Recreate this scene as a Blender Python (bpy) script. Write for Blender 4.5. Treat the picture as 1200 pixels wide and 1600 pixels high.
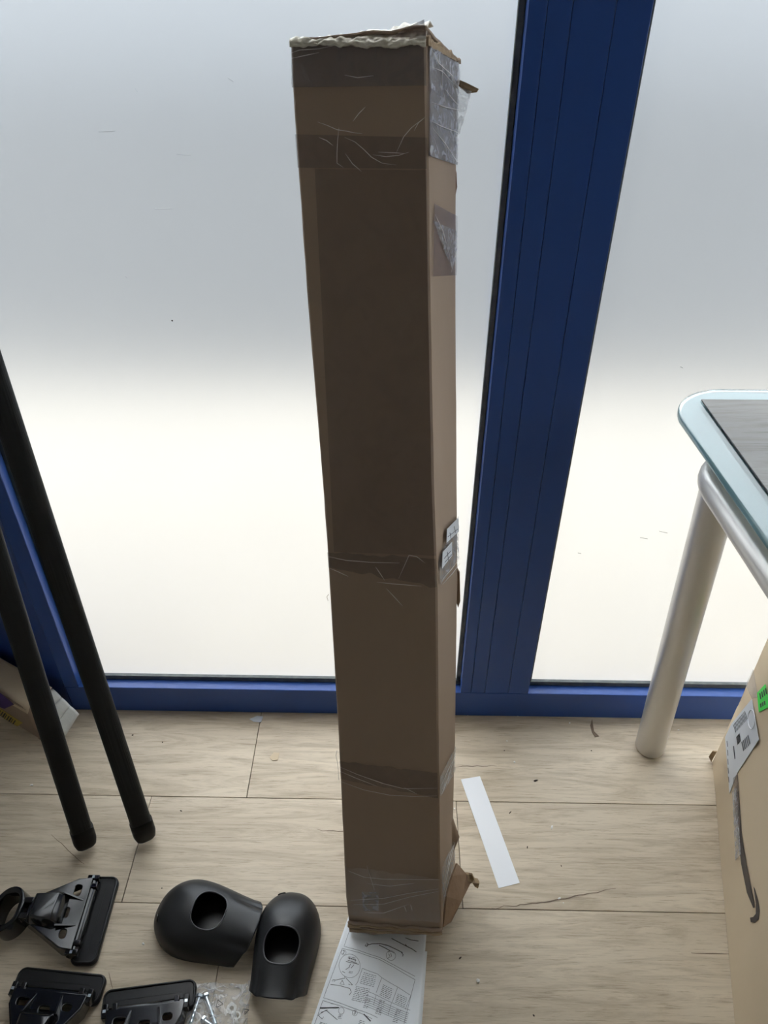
import bpy, bmesh, math, random
import numpy as np
from mathutils import Vector, Matrix, noise

# ------------------------------------------------------------------ clear
for o in list(bpy.data.objects):
    bpy.data.objects.remove(o, do_unlink=True)
scene = bpy.context.scene
C = scene.collection
random.seed(7)
PI = math.pi

# ------------------------------------------------------------------ camera
H = 1.33
PITCH, ROLL, YAW, FPX = math.radians(37.746), math.radians(-0.205), math.radians(0.809), 1200.0
_f = np.array([-math.sin(YAW) * math.cos(PITCH), math.cos(YAW) * math.cos(PITCH), -math.sin(PITCH)])
_r = np.array([math.cos(YAW), math.sin(YAW), 0.0])
_d = np.cross(_f, _r)
CR = math.cos(ROLL) * _r + math.sin(ROLL) * _d
CD = -math.sin(ROLL) * _r + math.cos(ROLL) * _d
CF = _f
CO = np.array([0, 0, H])
cam_data = bpy.data.cameras.new('camera')
cam_data.sensor_fit = 'HORIZONTAL'
cam_data.sensor_width = 36.0
cam_data.lens = 36.0 * FPX / 1200.0
cam_data.clip_start = 0.01
cam = bpy.data.objects.new('camera', cam_data)
C.objects.link(cam)
cam.matrix_world = Matrix(((CR[0], -CD[0], -CF[0], 0), (CR[1], -CD[1], -CF[1], 0), (CR[2], -CD[2], -CF[2], H), (0, 0, 0, 1)))
scene.camera = cam

# ------------------------------------------------------------------ world, exposure
SKY = 3.9
w = bpy.data.worlds.new('overcast_sky')
scene.world = w
w.use_nodes = True
bg = w.node_tree.nodes['Background']
bg.inputs['Color'].default_value = (0.90, 0.95, 1.0, 1)
bg.inputs['Strength'].default_value = SKY
sun_data = bpy.data.lights.new('sun', 'SUN')
sun_data.energy = 4.2
sun_data.angle = math.radians(1.0)
sun_data.color = (1.0, .965, .92)
sun = bpy.data.objects.new('sun', sun_data)
C.objects.link(sun)
sun.rotation_euler = Vector((.30, -.28, -.92)).to_track_quat('-Z', 'Y').to_euler()
vs = scene.view_settings
vs.view_transform = 'Standard'
vs.look = 'None'
vs.gamma = 1.0
vs.use_curve_mapping = False
vs.exposure = 0.56
scene.display_settings.display_device = 'sRGB'
scene.cycles.use_denoising = True
scene.cycles.max_bounces = 14
scene.cycles.transmission_bounces = 12
scene.cycles.transparent_max_bounces = 16

# ------------------------------------------------------------------ geometry maths
def ray(px, py):
    return CF + (px - 600) / FPX * CR + (py - 800) / FPX * CD
def on_plane(px, py, p0, n):
    d = ray(px, py); n = np.asarray(n, float)
    return CO + d * (((np.asarray(p0, float) - CO) @ n) / (d @ n))
def fl(px, py, z=0.0):
    return on_plane(px, py, (0, 0, z), (0, 0, 1))
def V(p):
    return Vector((float(p[0]), float(p[1]), float(p[2])))
def lerp(a, b, t):
    return a + (b - a) * t
def sstep(a, b, x):
    t = min(1, max(0, (x - a) / (b - a))); return t * t * (3 - 2 * t)
def nz(x, y, z=0.0, s=1.0):
    return noise.noise(Vector((x * s, y * s, z * s)))

class MB:
    def __init__(s):
        s.v = []; s.f = []
    def add(s, verts, faces):
        o = len(s.v); s.v += [tuple(map(float, p)) for p in verts]; s.f += [[i + o for i in f] for f in faces]
        return s
    def box(s, x0, x1, y0, y1, z0, z1):
        return s.add([(x0, y0, z0), (x1, y0, z0), (x1, y1, z0), (x0, y1, z0), (x0, y0, z1), (x1, y0, z1), (x1, y1, z1), (x0, y1, z1)],
                     [(0, 3, 2, 1), (4, 5, 6, 7), (0, 1, 5, 4), (1, 2, 6, 5), (2, 3, 7, 6), (3, 0, 4, 7)])
    def prism(s, pts, z0, z1):
        n = len(pts)
        return s.add([(p[0], p[1], z0) for p in pts] + [(p[0], p[1], z1) for p in pts],
                     [list(range(n))[::-1], list(range(n, 2 * n))] + [(i, (i + 1) % n, n + (i + 1) % n, n + i) for i in range(n)])
    def hexa(s, p):   # 8 corners: bottom 4 ccw, top 4
        return s.add(p, [(0, 3, 2, 1), (4, 5, 6, 7), (0, 1, 5, 4), (1, 2, 6, 5), (2, 3, 7, 6), (3, 0, 4, 7)])
    def tube(s, pts, r, n=8, close=False, cap=True):
        pts = [V(p) for p in pts]; m = len(pts); rings = []
        rr = r if callable(r) else (lambda t: r)
        up = None
        for i, p in enumerate(pts):
            a = pts[(i - 1) % m] if (close or i > 0) else p
            b = pts[(i + 1) % m] if (close or i < m - 1) else p
            t = (b - a).normalized()
            if up is None:
                up = t.orthogonal().normalized()
            else:
                up = (up - t * up.dot(t))
                up = up.normalized() if up.length > 1e-9 else t.orthogonal().normalized()
            q = t.cross(up); R = rr(i / max(1, m - 1))
            rings.append([p + (up * math.cos(2 * PI * k / n) + q * math.sin(2 * PI * k / n)) * R for k in range(n)])
        vs_ = [x for ring in rings for x in ring]; fs = []
        for i in range(m if close else m - 1):
            j = (i + 1) % m
            for k in range(n):
                fs.append((i * n + k, i * n + (k + 1) % n, j * n + (k + 1) % n, j * n + k))
        if cap and not close:
            fs.append(list(range(n))[::-1]); fs.append([(m - 1) * n + k for k in range(n)])
        return s.add(vs_, fs)
    def grid(s, fn, nu, nv):
        vs_ = [fn(i / nu, j / nv) for j in range(nv + 1) for i in range(nu + 1)]
        fs = [(j * (nu + 1) + i, j * (nu + 1) + i + 1, (j + 1) * (nu + 1) + i + 1, (j + 1) * (nu + 1) + i) for j in range(nv) for i in range(nu)]
        return s.add(vs_, fs)
    def loft(s, rings, caps=True):
        n = len(rings[0]); m = len(rings)
        vs_ = [p for r in rings for p in r]
        fs = [(i * n + k, i * n + (k + 1) % n, (i + 1) * n + (k + 1) % n, (i + 1) * n + k) for i in range(m - 1) for k in range(n)]
        if caps:
            fs.append(list(range(n))[::-1]); fs.append([(m - 1) * n + k for k in range(n)])
        return s.add(vs_, fs)
    def xf(s, M):
        s.v = [tuple(M @ Vector(p)) for p in s.v]; return s
    def mesh(s, name, smooth=False, fix=True):
        me = bpy.data.meshes.new(name); me.from_pydata(s.v, [], s.f); me.update()
        if fix:
            bm = bmesh.new(); bm.from_mesh(me); bmesh.ops.recalc_face_normals(bm, faces=bm.faces); bm.to_mesh(me); bm.free()
        if smooth:
            for p in me.polygons: p.use_smooth = True
        return me
    def build(s, name, m, parent=None, smooth=False, bevel=0, seg=2, solid=0, angle=None, fix=True):
        o = bpy.data.objects.new(name, s.mesh(name, smooth, fix)); C.objects.link(o)
        if m: o.data.materials.append(m)
        if solid:
            md = o.modifiers.new('thickness', 'SOLIDIFY'); md.thickness = solid; md.offset = 0
        if bevel:
            md = o.modifiers.new('bevel', 'BEVEL'); md.width = bevel; md.segments = seg; md.limit_method = 'ANGLE'; md.angle_limit = math.radians(40)
            for p in o.data.polygons: p.use_smooth = True
            o.data.set_sharp_from_angle(angle=math.radians(50))
        elif smooth and angle:
            o.data.set_sharp_from_angle(angle=math.radians(angle))
        if parent: o.parent = parent
        return o

def plate(outlines, thick, bev, res=3):
    """flat plate in XY (centred on z=0) with holes; returns MB"""
    cu = bpy.data.curves.new('tmp', 'CURVE'); cu.dimensions = '2D'; cu.fill_mode = 'BOTH'
    cu.extrude = max(0.0, thick / 2 - bev); cu.bevel_depth = bev; cu.bevel_resolution = res; cu.offset = -bev
    for pts in outlines:
        sp = cu.splines.new('POLY'); sp.points.add(len(pts) - 1); sp.use_cyclic_u = True
        for q, p in zip(sp.points, pts): q.co = (p[0], p[1], 0, 1)
    ob = bpy.data.objects.new('tmp', cu); C.objects.link(ob)
    me = bpy.data.meshes.new_from_object(ob.evaluated_get(bpy.context.evaluated_depsgraph_get()))
    mb = MB(); mb.add([v.co[:] for v in me.vertices], [list(p.vertices) for p in me.polygons])
    bpy.data.objects.remove(ob); bpy.data.curves.remove(cu); bpy.data.meshes.remove(me)
    return mb
def rrect(x0, x1, y0, y1, r, n=6):
    out = []
    for cx, cy, a in ((x1 - r, y1 - r, 0), (x0 + r, y1 - r, 90), (x0 + r, y0 + r, 180), (x1 - r, y0 + r, 270)):
        for k in range(n + 1):
            t = math.radians(a + 90 * k / n); out.append((cx + r * math.cos(t), cy + r * math.sin(t)))
    return out
def ellipse(cx, cy, a, b, n=28):
    return [(cx + a * math.cos(2 * PI * k / n), cy + b * math.sin(2 * PI * k / n)) for k in range(n)]

def empty(name, loc=(0, 0, 0), rz=0.0):
    o = bpy.data.objects.new(name, None); C.objects.link(o)
    o.location = loc; o.rotation_euler = (0, 0, rz); o.empty_display_size = 0.05
    return o
def tag(o, label, cat, group=None, kind=None):
    o['label'] = label; o['category'] = cat
    if group: o['group'] = group
    if kind: o['kind'] = kind
    return o
def copy_tree(o, parent=None):
    c = o.copy(); C.objects.link(c); c.parent = parent
    for ch in list(o.children): copy_tree(ch, c)
    return c

# ------------------------------------------------------------------ materials
def mat(name, col=(.5, .5, .5), rough=.5, metal=0.0, spec=.5, coat=0.0, trans=0.0, ior=1.45, bump=None, var=None):
    m = bpy.data.materials.new(name); m.use_nodes = True
    nt = m.node_tree; b = nt.nodes['Principled BSDF']
    b.inputs['Base Color'].default_value = (*col, 1); b.inputs['Roughness'].default_value = rough
    b.inputs['Metallic'].default_value = metal; b.inputs['Specular IOR Level'].default_value = spec
    b.inputs['Coat Weight'].default_value = coat; b.inputs['Coat Roughness'].default_value = .08
    b.inputs['Transmission Weight'].default_value = trans; b.inputs['IOR'].default_value = ior
    tc = nt.nodes.new('ShaderNodeTexCoord')
    if bump:   # (scale, strength, distance)
        n = nt.nodes.new('ShaderNodeTexNoise'); n.inputs['Scale'].default_value = bump[0]; n.inputs['Detail'].default_value = 5
        bp = nt.nodes.new('ShaderNodeBump'); bp.inputs['Strength'].default_value = bump[1]; bp.inputs['Distance'].default_value = bump[2]
        nt.links.new(tc.outputs['Object'], n.inputs['Vector']); nt.links.new(n.outputs['Fac'], bp.inputs['Height'])
        nt.links.new(bp.outputs['Normal'], b.inputs['Normal'])
    if var:    # (colour2, scale, stretch xyz, lo, hi)
        c2, sc, st, lo, hi = var
        mp = nt.nodes.new('ShaderNodeMapping'); mp.inputs['Scale'].default_value = st
        n = nt.nodes.new('ShaderNodeTexNoise'); n.inputs['Scale'].default_value = sc; n.inputs['Detail'].default_value = 6
        rp = nt.nodes.new('ShaderNodeValToRGB')
        rp.color_ramp.elements[0].position = lo; rp.color_ramp.elements[0].color = (*col, 1)
        rp.color_ramp.elements[1].position = hi; rp.color_ramp.elements[1].color = (*c2, 1)
        nt.links.new(tc.outputs['Object'], mp.inputs['Vector']); nt.links.new(mp.outputs['Vector'], n.inputs['Vector'])
        nt.links.new(n.outputs['Fac'], rp.inputs['Fac']); nt.links.new(rp.outputs['Color'], b.inputs['Base Color'])
    return m

def wood_mat(name, light, mid, dark, rough=.45, along_x=True, spec=.35, sc=1.0):
    m = bpy.data.materials.new(name); m.use_nodes = True; nt = m.node_tree; L = nt.links.new
    b = nt.nodes['Principled BSDF']; b.inputs['Roughness'].default_value = rough; b.inputs['Specular IOR Level'].default_value = spec
    tc = nt.nodes.new('ShaderNodeTexCoord'); oi = nt.nodes.new('ShaderNodeObjectInfo')
    vm = nt.nodes.new('ShaderNodeVectorMath'); vm.operation = 'ADD'
    sc_ = nt.nodes.new('ShaderNodeVectorMath'); sc_.operation = 'SCALE'; sc_.inputs['Scale'].default_value = 37.0
    cb = nt.nodes.new('ShaderNodeCombineXYZ')
    for k in range(3): L(oi.outputs['Random'], cb.inputs[k])
    L(cb.outputs['Vector'], sc_.inputs[0]); L(tc.outputs['Object'], vm.inputs[0]); L(sc_.outputs['Vector'], vm.inputs[1])
    def nse(scale, stretch, detail=6, dist=0.0, rough_=.55):
        mp = nt.nodes.new('ShaderNodeMapping'); mp.inputs['Scale'].default_value = stretch if along_x else (stretch[1], stretch[0], stretch[2])
        n = nt.nodes.new('ShaderNodeTexNoise'); n.inputs['Scale'].default_value = scale * sc; n.inputs['Detail'].default_value = detail
        n.inputs['Distortion'].default_value = dist; n.inputs['Roughness'].default_value = rough_
        L(vm.outputs['Vector'], mp.inputs['Vector']); L(mp.outputs['Vector'], n.inputs['Vector']); return n
    big = nse(3.2, (.55, 2.2, 1), 4, .6)
    grain = nse(7, (.45, 4.2, 1), 8, 2.2, .62)
    fine = nse(75, (.30, 5, 1), 4, .3, .7)
    r1 = nt.nodes.new('ShaderNodeValToRGB'); e = r1.color_ramp.elements
    e[0].position = .30; e[0].color = (*mid, 1); e[1].position = .68; e[1].color = (*light, 1)
    L(big.outputs['Fac'], r1.inputs['Fac'])
    r2 = nt.nodes.new('ShaderNodeValToRGB'); e = r2.color_ramp.elements
    e[0].position = .34; e[0].color = (.66, .63, .59, 1); e[1].position = .56; e[1].color = (1, 1, 1, 1)
    L(grain.outputs['Fac'], r2.inputs['Fac'])
    r3 = nt.nodes.new('ShaderNodeValToRGB'); e = r3.color_ramp.elements
    e[0].position = .32; e[0].color = (*dark, 1); e[1].position = .46; e[1].color = (1, 1, 1, 1)
    L(fine.outputs['Fac'], r3.inputs['Fac'])
    m1 = nt.nodes.new('ShaderNodeMix'); m1.data_type = 'RGBA'; m1.blend_type = 'MULTIPLY'; m1.inputs[0].default_value = .75
    L(r1.outputs['Color'], m1.inputs[6]); L(r2.outputs['Color'], m1.inputs[7])
    m2 = nt.nodes.new('ShaderNodeMix'); m2.data_type = 'RGBA'; m2.blend_type = 'MULTIPLY'; m2.inputs[0].default_value = .55
    L(m1.outputs[2], m2.inputs[6]); L(r3.outputs['Color'], m2.inputs[7])
    L(m2.outputs[2], b.inputs['Base Color'])
    bp = nt.nodes.new('ShaderNodeBump'); bp.inputs['Strength'].default_value = .25; bp.inputs['Distance'].default_value = .001
    L(fine.outputs['Fac'], bp.inputs['Height']); L(bp.outputs['Normal'], b.inputs['Normal'])
    return m

def film_mat(name, clear=.75, tint=(.9, .9, .9), rough=.12, bump=(60, .6, .002), ridge=.0):
    """clear plastic film: mostly see-through, glossy, milky where wrinkled"""
    m = bpy.data.materials.new(name); m.use_nodes = True; nt = m.node_tree; L = nt.links.new
    b = nt.nodes['Principled BSDF']; b.inputs['Base Color'].default_value = (*tint, 1); b.inputs['Roughness'].default_value = rough
    b.inputs['Specular IOR Level'].default_value = .8
    tc = nt.nodes.new('ShaderNodeTexCoord')
    n = nt.nodes.new('ShaderNodeTexNoise'); n.inputs['Scale'].default_value = bump[0]; n.inputs['Detail'].default_value = 4; n.inputs['Distortion'].default_value = 1.5
    L(tc.outputs['Object'], n.inputs['Vector'])
    bp = nt.nodes.new('ShaderNodeBump'); bp.inputs['Strength'].default_value = bump[1]; bp.inputs['Distance'].default_value = bump[2]
    L(n.outputs['Fac'], bp.inputs['Height']); L(bp.outputs['Normal'], b.inputs['Normal'])
    tr = nt.nodes.new('ShaderNodeBsdfTransparent'); mx = nt.nodes.new('ShaderNodeMixShader')
    rp = nt.nodes.new('ShaderNodeValToRGB'); e = rp.color_ramp.elements
    e[0].position = .47; e[0].color = (1 - clear,) * 3 + (1,); e[1].position = .60; e[1].color = (min(1, 1 - clear + ridge),) * 3 + (1,)
    L(n.outputs['Fac'], rp.inputs['Fac']); L(rp.outputs['Color'], mx.inputs['Fac'])
    L(tr.outputs['BSDF'], mx.inputs[1]); L(b.outputs['BSDF'], mx.inputs[2])
    L(mx.outputs['Shader'], nt.nodes['Material Output'].inputs['Surface'])
    return m

M = {}
M['plank'] = wood_mat('vinyl_wood_plank', (.70, .60, .46), (.555, .465, .345), (.50, .44, .37), rough=.42)
M['subfloor'] = mat('floor_joint', (.13, .105, .08), .8)
M['blue'] = mat('blue_painted_aluminium', (.034, .090, .325), .34, spec=.4, bump=(900, .05, .0003))
M['gasket'] = mat('dark_rubber_gasket', (.10, .115, .115), .6, var=((.15, .16, .155), 60, (1, 1, 1), .45, .7))
M['frost'] = mat('frosted_glass', (.96, .98, .985), .34, trans=1.0, ior=1.45, spec=.5)
M['plaster'] = mat('plaster_wall', (.50, .49, .47), .9, bump=(120, .2, .001))
M['plaster_dark'] = mat('dark_back_wall', (.16, .14, .125), .9, bump=(120, .2, .001))
M['ceiling'] = mat('ceiling_paint', (.80, .80, .79), .9, bump=(90, .2, .001))
M['pavement'] = mat('pale_pavement', (.222, .206, .181), .9, var=((.203, .189, .166), 3, (1, 1, 1), .35, .7))
M['road'] = mat('asphalt', (.045, .047, .049), .9, var=((.056, .058, .06), 8, (1, 1, 1), .35, .7))
M['facade'] = mat('facade_render', (.215, .222, .23), .9, bump=(60, .2, .002))
M['card'] = mat('brown_cardboard', (.36, .27, .20), .72, spec=.25, bump=(35, .12, .004), var=((.31, .232, .172), 4, (1, 1, .35), .35, .7))
M['card_pale'] = mat('pale_cardboard', (.66, .54, .38), .75, spec=.25, bump=(30, .12, .004), var=((.60, .485, .335), 3, (1, 1, 1), .35, .7))
M['card_torn'] = mat('torn_cardboard', (.42, .31, .19), .9, bump=(150, .6, .003), var=((.30, .21, .13), 30, (1, 1, 1), .4, .65))
M['card_inner'] = mat('cardboard_inside', (.30, .20, .13), .85, bump=(80, .4, .003))
M['cream'] = mat('crumpled_cream_tape', (.72, .68, .58), .35, spec=.5, bump=(70, .8, .004), var=((.50, .42, .30), 40, (1, 1, 1), .5, .7))
M['tape'] = film_mat('clear_parcel_tape', .80, (.55, .50, .48), .22, (45, .35, .002), .08)
M['tape_grey'] = film_mat('grey_worn_tape', .55, (.20, .18, .19), .25, (45, .5, .003), .08)
M['tape_dark'] = film_mat('brown_parcel_tape', .62, (.20, .14, .12), .30, (45, .3, .002), .05)
M['tape_long'] = film_mat('long_brown_tape', .74, (.15, .10, .092), .33, (30, .15, .002), .04)
M['tape_shiny'] = film_mat('wrinkled_shiny_tape', .74, (.60, .60, .62), .18, (70, 1.0, .006), .45)
M['wrinkle'] = mat('tape_wrinkle_white', (.62, .58, .54), .3, spec=.6)
M['film'] = film_mat('hanging_plastic_film', .72, (.9, .92, .95), .12, (60, .8, .004), .25)
M['bag'] = film_mat('clear_plastic_bag', .86, (.95, .96, .97), .06, (55, 1.0, .006), .22)
M['black'] = mat('matt_black_plastic', (.018, .019, .021), .42, spec=.45, bump=(700, .12, .0004))
M['rim'] = mat('highlit_black_rim', (.055, .056, .06), .38, spec=.5)  # lighter grey than the shell: bevel highlight put into the colour
M['black_gloss'] = mat('glossy_black_plastic', (.007, .0075, .009), .16, spec=.5, coat=.35)
M['black_pad'] = mat('black_rubber_pad', (.010, .0105, .012), .38, spec=.45)
M['bar'] = mat('ribbed_black_bar', (.016, .018, .019), .45, spec=.35)
M['cap'] = mat('black_rubber_cap', (.009, .009, .009), .5, spec=.35)
M['silver'] = mat('silver_painted_metal', (.68, .665, .64), .38, metal=.6, bump=(600, .06, .0004))
M['zinc'] = mat('zinc_plated_steel', (.62, .70, .76), .28, metal=.9)
M['glass'] = mat('table_glass', (.80, .93, .93), .02, trans=1.0, ior=1.5)
M['backing'] = mat('pale_blue_glass_backing', (.62, .75, .79), .5)
M['mat'] = wood_mat('grey_wood_vinyl', (.30, .295, .285), (.235, .23, .22), (.45, .44, .43), rough=.5, along_x=True)
M['paper'] = mat('white_paper', (.88, .90, .93), .7, spec=.25)
M['paper2'] = mat('leaflet_paper', (.86, .89, .92), .7, spec=.25)
M['ink'] = mat('grey_print', (.16, .165, .18), .8)
M['ink_dark'] = mat('dark_print', (.05, .05, .055), .8)
M['ink_brown'] = mat('dark_brown_print', (.085, .07, .06), .7)
M['label'] = mat('label_paper', (.66, .69, .73), .5)
M['green'] = mat('fluorescent_green_sticker', (.04, .78, .07), .5)
M['purple'] = mat('purple_print', (.055, .025, .14), .7)
M['yellow'] = mat('yellow_label', (.48, .36, .07), .7)
M['sleeve'] = mat('white_padded_plastic', (.58, .58, .54), .4, bump=(60, .5, .003))
M['foam'] = mat('white_foam_crumb', (.80, .79, .75), .8)
M['dark_bit'] = mat('dark_debris', (.05, .035, .025), .8)
M['crack'] = mat('printed_wood_crack', (.20, .145, .10), .6)

# ================================================================== STRUCTURE
YW = 1.020            # front of the blue frame
YG = YW + 0.030       # room face of the glass
XL, XR, YB, ZC = -1.6, 2.6, -2.8, 2.7

FLOOR_OUT = [(XL, YB), (XR, YB), (XR, 1.058), (-.672, 1.058), (-1.13, 1.302), (XL, 1.302)]
floor = MB().prism(FLOOR_OUT, -.12, -.003).build('floor', M['subfloor'])
tag(floor, 'beige wood-look plank floor of the room', 'floor', kind='structure')
PW, PL = 0.2005, 1.22
pm = MB().box(0, PL - .0011, 0, PW - .0011, -.0025, 0)
pmesh = None
seams = [0.8215, 0.6210, 0.4205, 0.2200, 0.0195, -.181, -.3815, -.582]
joint = {0: -.272, 1: .1277, 2: -.270, 3: .25, 4: -.6, 5: .05, 6: -.35, 7: .4}
for i, y in enumerate(seams):
    x = joint[i]
    while x > (-.454 if i == 1 else XL): x -= PL
    while x < XR:
        if pmesh is None:
            o = pm.build('floor_plank', M['plank'], floor, bevel=.0006, seg=1); pmesh = o.data
        else:
            o = bpy.data.objects.new('floor_plank', pmesh); C.objects.link(o); o.parent = floor
            md = o.modifiers.new('bevel', 'BEVEL'); md.width = .0006; md.segments = 1
        o.location = (x + .0005, y + .0005, 0)
        if i == 1 and x < -.454 < x + PL:      # a short board in this row
            o.location.x = -.454 - PL + .0005
            MB().box(-.454 + .0005, x + PL - .0006, 0, PW - .0011, -.0025, 0).build('floor_plank', M['plank'], floor, bevel=.0006, seg=1).location = (0, y + .0005, 0)
        x += PL
o = MB().prism([(XL, 1.0225), (-.672, 1.0225), (-1.125, 1.268), (-1.125, 1.30), (XL, 1.30)], -.0025, 0).build('floor_plank', M['plank'], floor, bevel=.0006, seg=1)
rest = MB().box(XL, XR, YB, seams[-1] - .001, -.0029, -.0002).build('floor_boards', M['plank'], floor)

tag(MB().box(XL, XR, YB - .1, YB, -.12, ZC).build('wall_back', M['plaster_dark']), 'dark brown wall at the back of the room', 'wall', kind='structure')
def fill_window_wall(nm_w, nm_g, xa, xb, ya, yb, yc, lw, lg):
    mb = MB()
    for y0, y1, z0, z1 in ((YB, ya, -.12, ZC), (yb, yc, -.12, ZC), (ya, yb, -.12, .09), (ya, yb, 2.45, ZC)):
        mb.box(xa, xb, y0, y1, z0, z1)
    tag(mb.build(nm_w, M['plaster']), lw, 'wall', kind='structure')
    e = tag(empty(nm_g, ((xa + xb) / 2, (ya + yb) / 2, .09)), lg, 'window', kind='structure'); h = (yb - ya) / 2 - .001
    MB().box(-.003, .003, -h, h, .001, 2.359).build('pane', M['frost'], e)
tag(MB().box(XL - .1, XL, YB, 1.36, -.12, ZC).build('wall_left', M['ceiling']), 'pale plaster wall on the left of the room', 'wall', kind='structure')
fill_window_wall('wall_right', 'fill_window', XR, XR + .1, -.1, .95, 1.1, 'pale plaster wall on the right of the room', 'unseen frosted window added in the right wall to brighten the right side')  # this wall's window is added, out of view, to brighten the right side
tag(MB().prism([(x, min(y, 1.14) if x > -.7 else y) for x, y in FLOOR_OUT], ZC, ZC + .1).build('ceiling', M['ceiling']), 'plain white ceiling of the room', 'ceiling', kind='structure')
ZT = 2.45             # top of the glazing
tag(MB().box(XL, XR, YW, YW + .12, ZT + .075, ZC).build('wall_front', M['plaster']), 'plaster strip above the shop window', 'wall', kind='structure')

SZ = 0.074            # sill height
X1, X2, X3 = -.642, .144, .2815
# bottom rail and head rail
rail = MB().box(-.67, 2.6, YW, YW + .040, 0, SZ).build('trim_1', M['blue'], bevel=.0015)
tag(rail, 'dark blue bottom rail of the window along the floor', 'window frame', kind='structure')
tag(MB().box(-.67, 2.6, YW, YW + .040, ZT, ZT + .075).build('trim_2', M['blue'], bevel=.0015), 'dark blue head rail above the window', 'window frame', kind='structure')
# centre mullion: four aluminium profiles with thin joints
mul = MB().box(X2 + .0015, X3 - .0015, YW + .003, YW + .07, SZ + .0005, ZT - .0005).build('trim_3', M['blue'])
tag(mul, 'wide dark blue upright between the two frosted panes', 'window frame', kind='structure')
cuts = [X2, X2 + .021, X2 + .049, X2 + .097, X3]
for a, b in zip(cuts[:-1], cuts[1:]):
    MB().box(a + (.0003 if a > X2 else 0), b - (.0003 if b < X3 else 0), YW, YW + (.0035 if X2 < a and b < X3 else .069), SZ + .0005, ZT - .0005).build('frame_profile', M['blue'], mul, bevel=.0004, seg=1)
# left upright and the angled blue panel beside it
stile = MB().box(-.672, X1, YW, YW + .07, SZ + .0005, ZT).build('trim_4', M['blue'], bevel=.0015)
tag(stile, 'dark blue upright at the left end of the window', 'window frame', kind='structure')
ang = math.radians(152)
pan = MB().box(0, .62, -.05, 0, 0, ZC - .001).xf(Matrix.Translation((-.672, YW + .001, 0)) @ Matrix.Rotation(ang, 4, 'Z')).build('wall_angled', M['blue'])
tag(pan, 'dark blue angled panel behind the small parcel and the bars', 'wall', kind='structure')
tag(MB().box(XL, -1.16, 1.302, 1.36, -.1, ZC).build('wall_corner', M['plaster']), 'plaster wall in the left corner', 'wall', kind='structure')
# right-hand upright, out of the picture
tag(MB().box(1.25, 1.39, YW, YW + .07, SZ + .0005, ZT - .0005).build('trim_5', M['blue']), 'dark blue upright at the right end of the window', 'window frame', kind='structure')

def window(name, x0, x1, label):
    e = tag(empty(name, ((x0 + x1) / 2, YG, SZ)), label, 'window', kind='structure')
    off = Matrix.Translation((-(x0 + x1) / 2, -YG, -SZ))
    MB().box(x0 + .001, x1 - .001, YG, YG + .006, SZ + .001, ZT - .001).xf(off).build('pane', M['frost'], e)
    g, dp = .0085, .008
    MB().box(x0, x1, YG - dp, YG - .0002, SZ + .0002, SZ + g + .003).xf(off).build('gasket', M['gasket'], e, bevel=.001)
    MB().box(x0, x1, YG - dp, YG - .0002, ZT - g, ZT - .0002).xf(off).build('gasket', M['gasket'], e, bevel=.001)
    MB().box(x0 + .0002, x0 + g, YG - dp, YG - .0002, SZ + .013, ZT - g).xf(off).build('gasket', M['gasket'], e, bevel=.001)
    MB().box(x1 - g, x1 - .0002, YG - dp, YG - .0002, SZ + .013, ZT - g).xf(off).build('gasket', M['gasket'], e, bevel=.001)
    return e
win1 = window('window_1', X1, X2, 'tall frosted glass pane left of the wide blue upright')
win2 = window('window_2', X3, 1.25, 'tall frosted glass pane right of the wide blue upright')
window('window_3', 1.39, 2.6, 'frosted glass pane at the far right of the window')

def scratch(e, x0, y0, x1, y1, m, r=.0004):
    a_, b_ = (on_plane(x, y, (0, YG - .0004, 0), (0, 1, 0)) - np.array(e.location) for x, y in ((x0, y0), (x1, y1)))
    MB().tube([a_, b_], r, 4).build('scratch', m, e)
for q in ((211, 138, 215, 144), (154, 206, 180, 205), (276, 241, 298, 243), (242, 326, 270, 326), (356, 122, 365, 128), (196, 432, 199, 435)):
    scratch(win1, *q, M['paper'])
for q in ((1063, 573, 1067, 575), (1000, 840, 1012, 842), (1030, 830, 1043, 833), (903, 864, 908, 865)):
    scratch(win2, *q, M['gasket'], .0003)

# outside, seen blurred through the frosted panes
tag(MB().box(-14, 14, 1.062, 2.55, -.30, -.06).build('pavement_outside', M['pavement']), 'pale pavement outside the frosted window', 'pavement', kind='structure')
tag(MB().box(XR + .1, 14, -8, 1.062, -.30, -.06).build('side_pavement_outside', M['pavement']), 'pale pavement outside the right wall', 'pavement', kind='structure')
tag(MB().box(-14, 14, 2.55, 9.0, -.40, -.16).build('road_outside', M['road']), 'grey road outside the frosted window', 'road', kind='structure')
tag(MB().box(-14, 14, 9.0, 9.4, -.40, 3.2).build('facade_outside', M['facade']), 'grey building front across the street', 'building', kind='structure')

# ================================================================== TALL LEANING BOX
def _boxframe():
    W, D, L = .1463, .1378, 1.2347
    yaw, lean, roll = math.radians(-14.654), math.radians(14.965), math.radians(-6.278)
    a = np.array([math.cos(yaw), math.sin(yaw), 0]); b = np.array([-math.sin(yaw), math.cos(yaw), 0]); c = np.array([0, 0, 1.])
    b2 = math.cos(lean) * b - math.sin(lean) * c; c2 = math.cos(lean) * c + math.sin(lean) * b
    a3 = math.cos(roll) * a - math.sin(roll) * c2; c3 = math.cos(roll) * c2 + math.sin(roll) * a
    O = np.array([-.0254, .7099, .0]) - b2 * D
    return O, a3, b2, c3, W, D, L
BO, BA, BB, BC, BW, BD, BL = _boxframe()
def Fp(px, py, off=0.0):      # on the front face
    return on_plane(px, py, BO, BB) - BB * off
def Bp(px, py):               # on the back face
    return on_plane(px, py, BO + BB * BD, BB)
def interp(tab, y):
    ys = [q[1] for q in tab]; return float(np.interp(y, ys, [q[0] for q in tab]))
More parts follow.
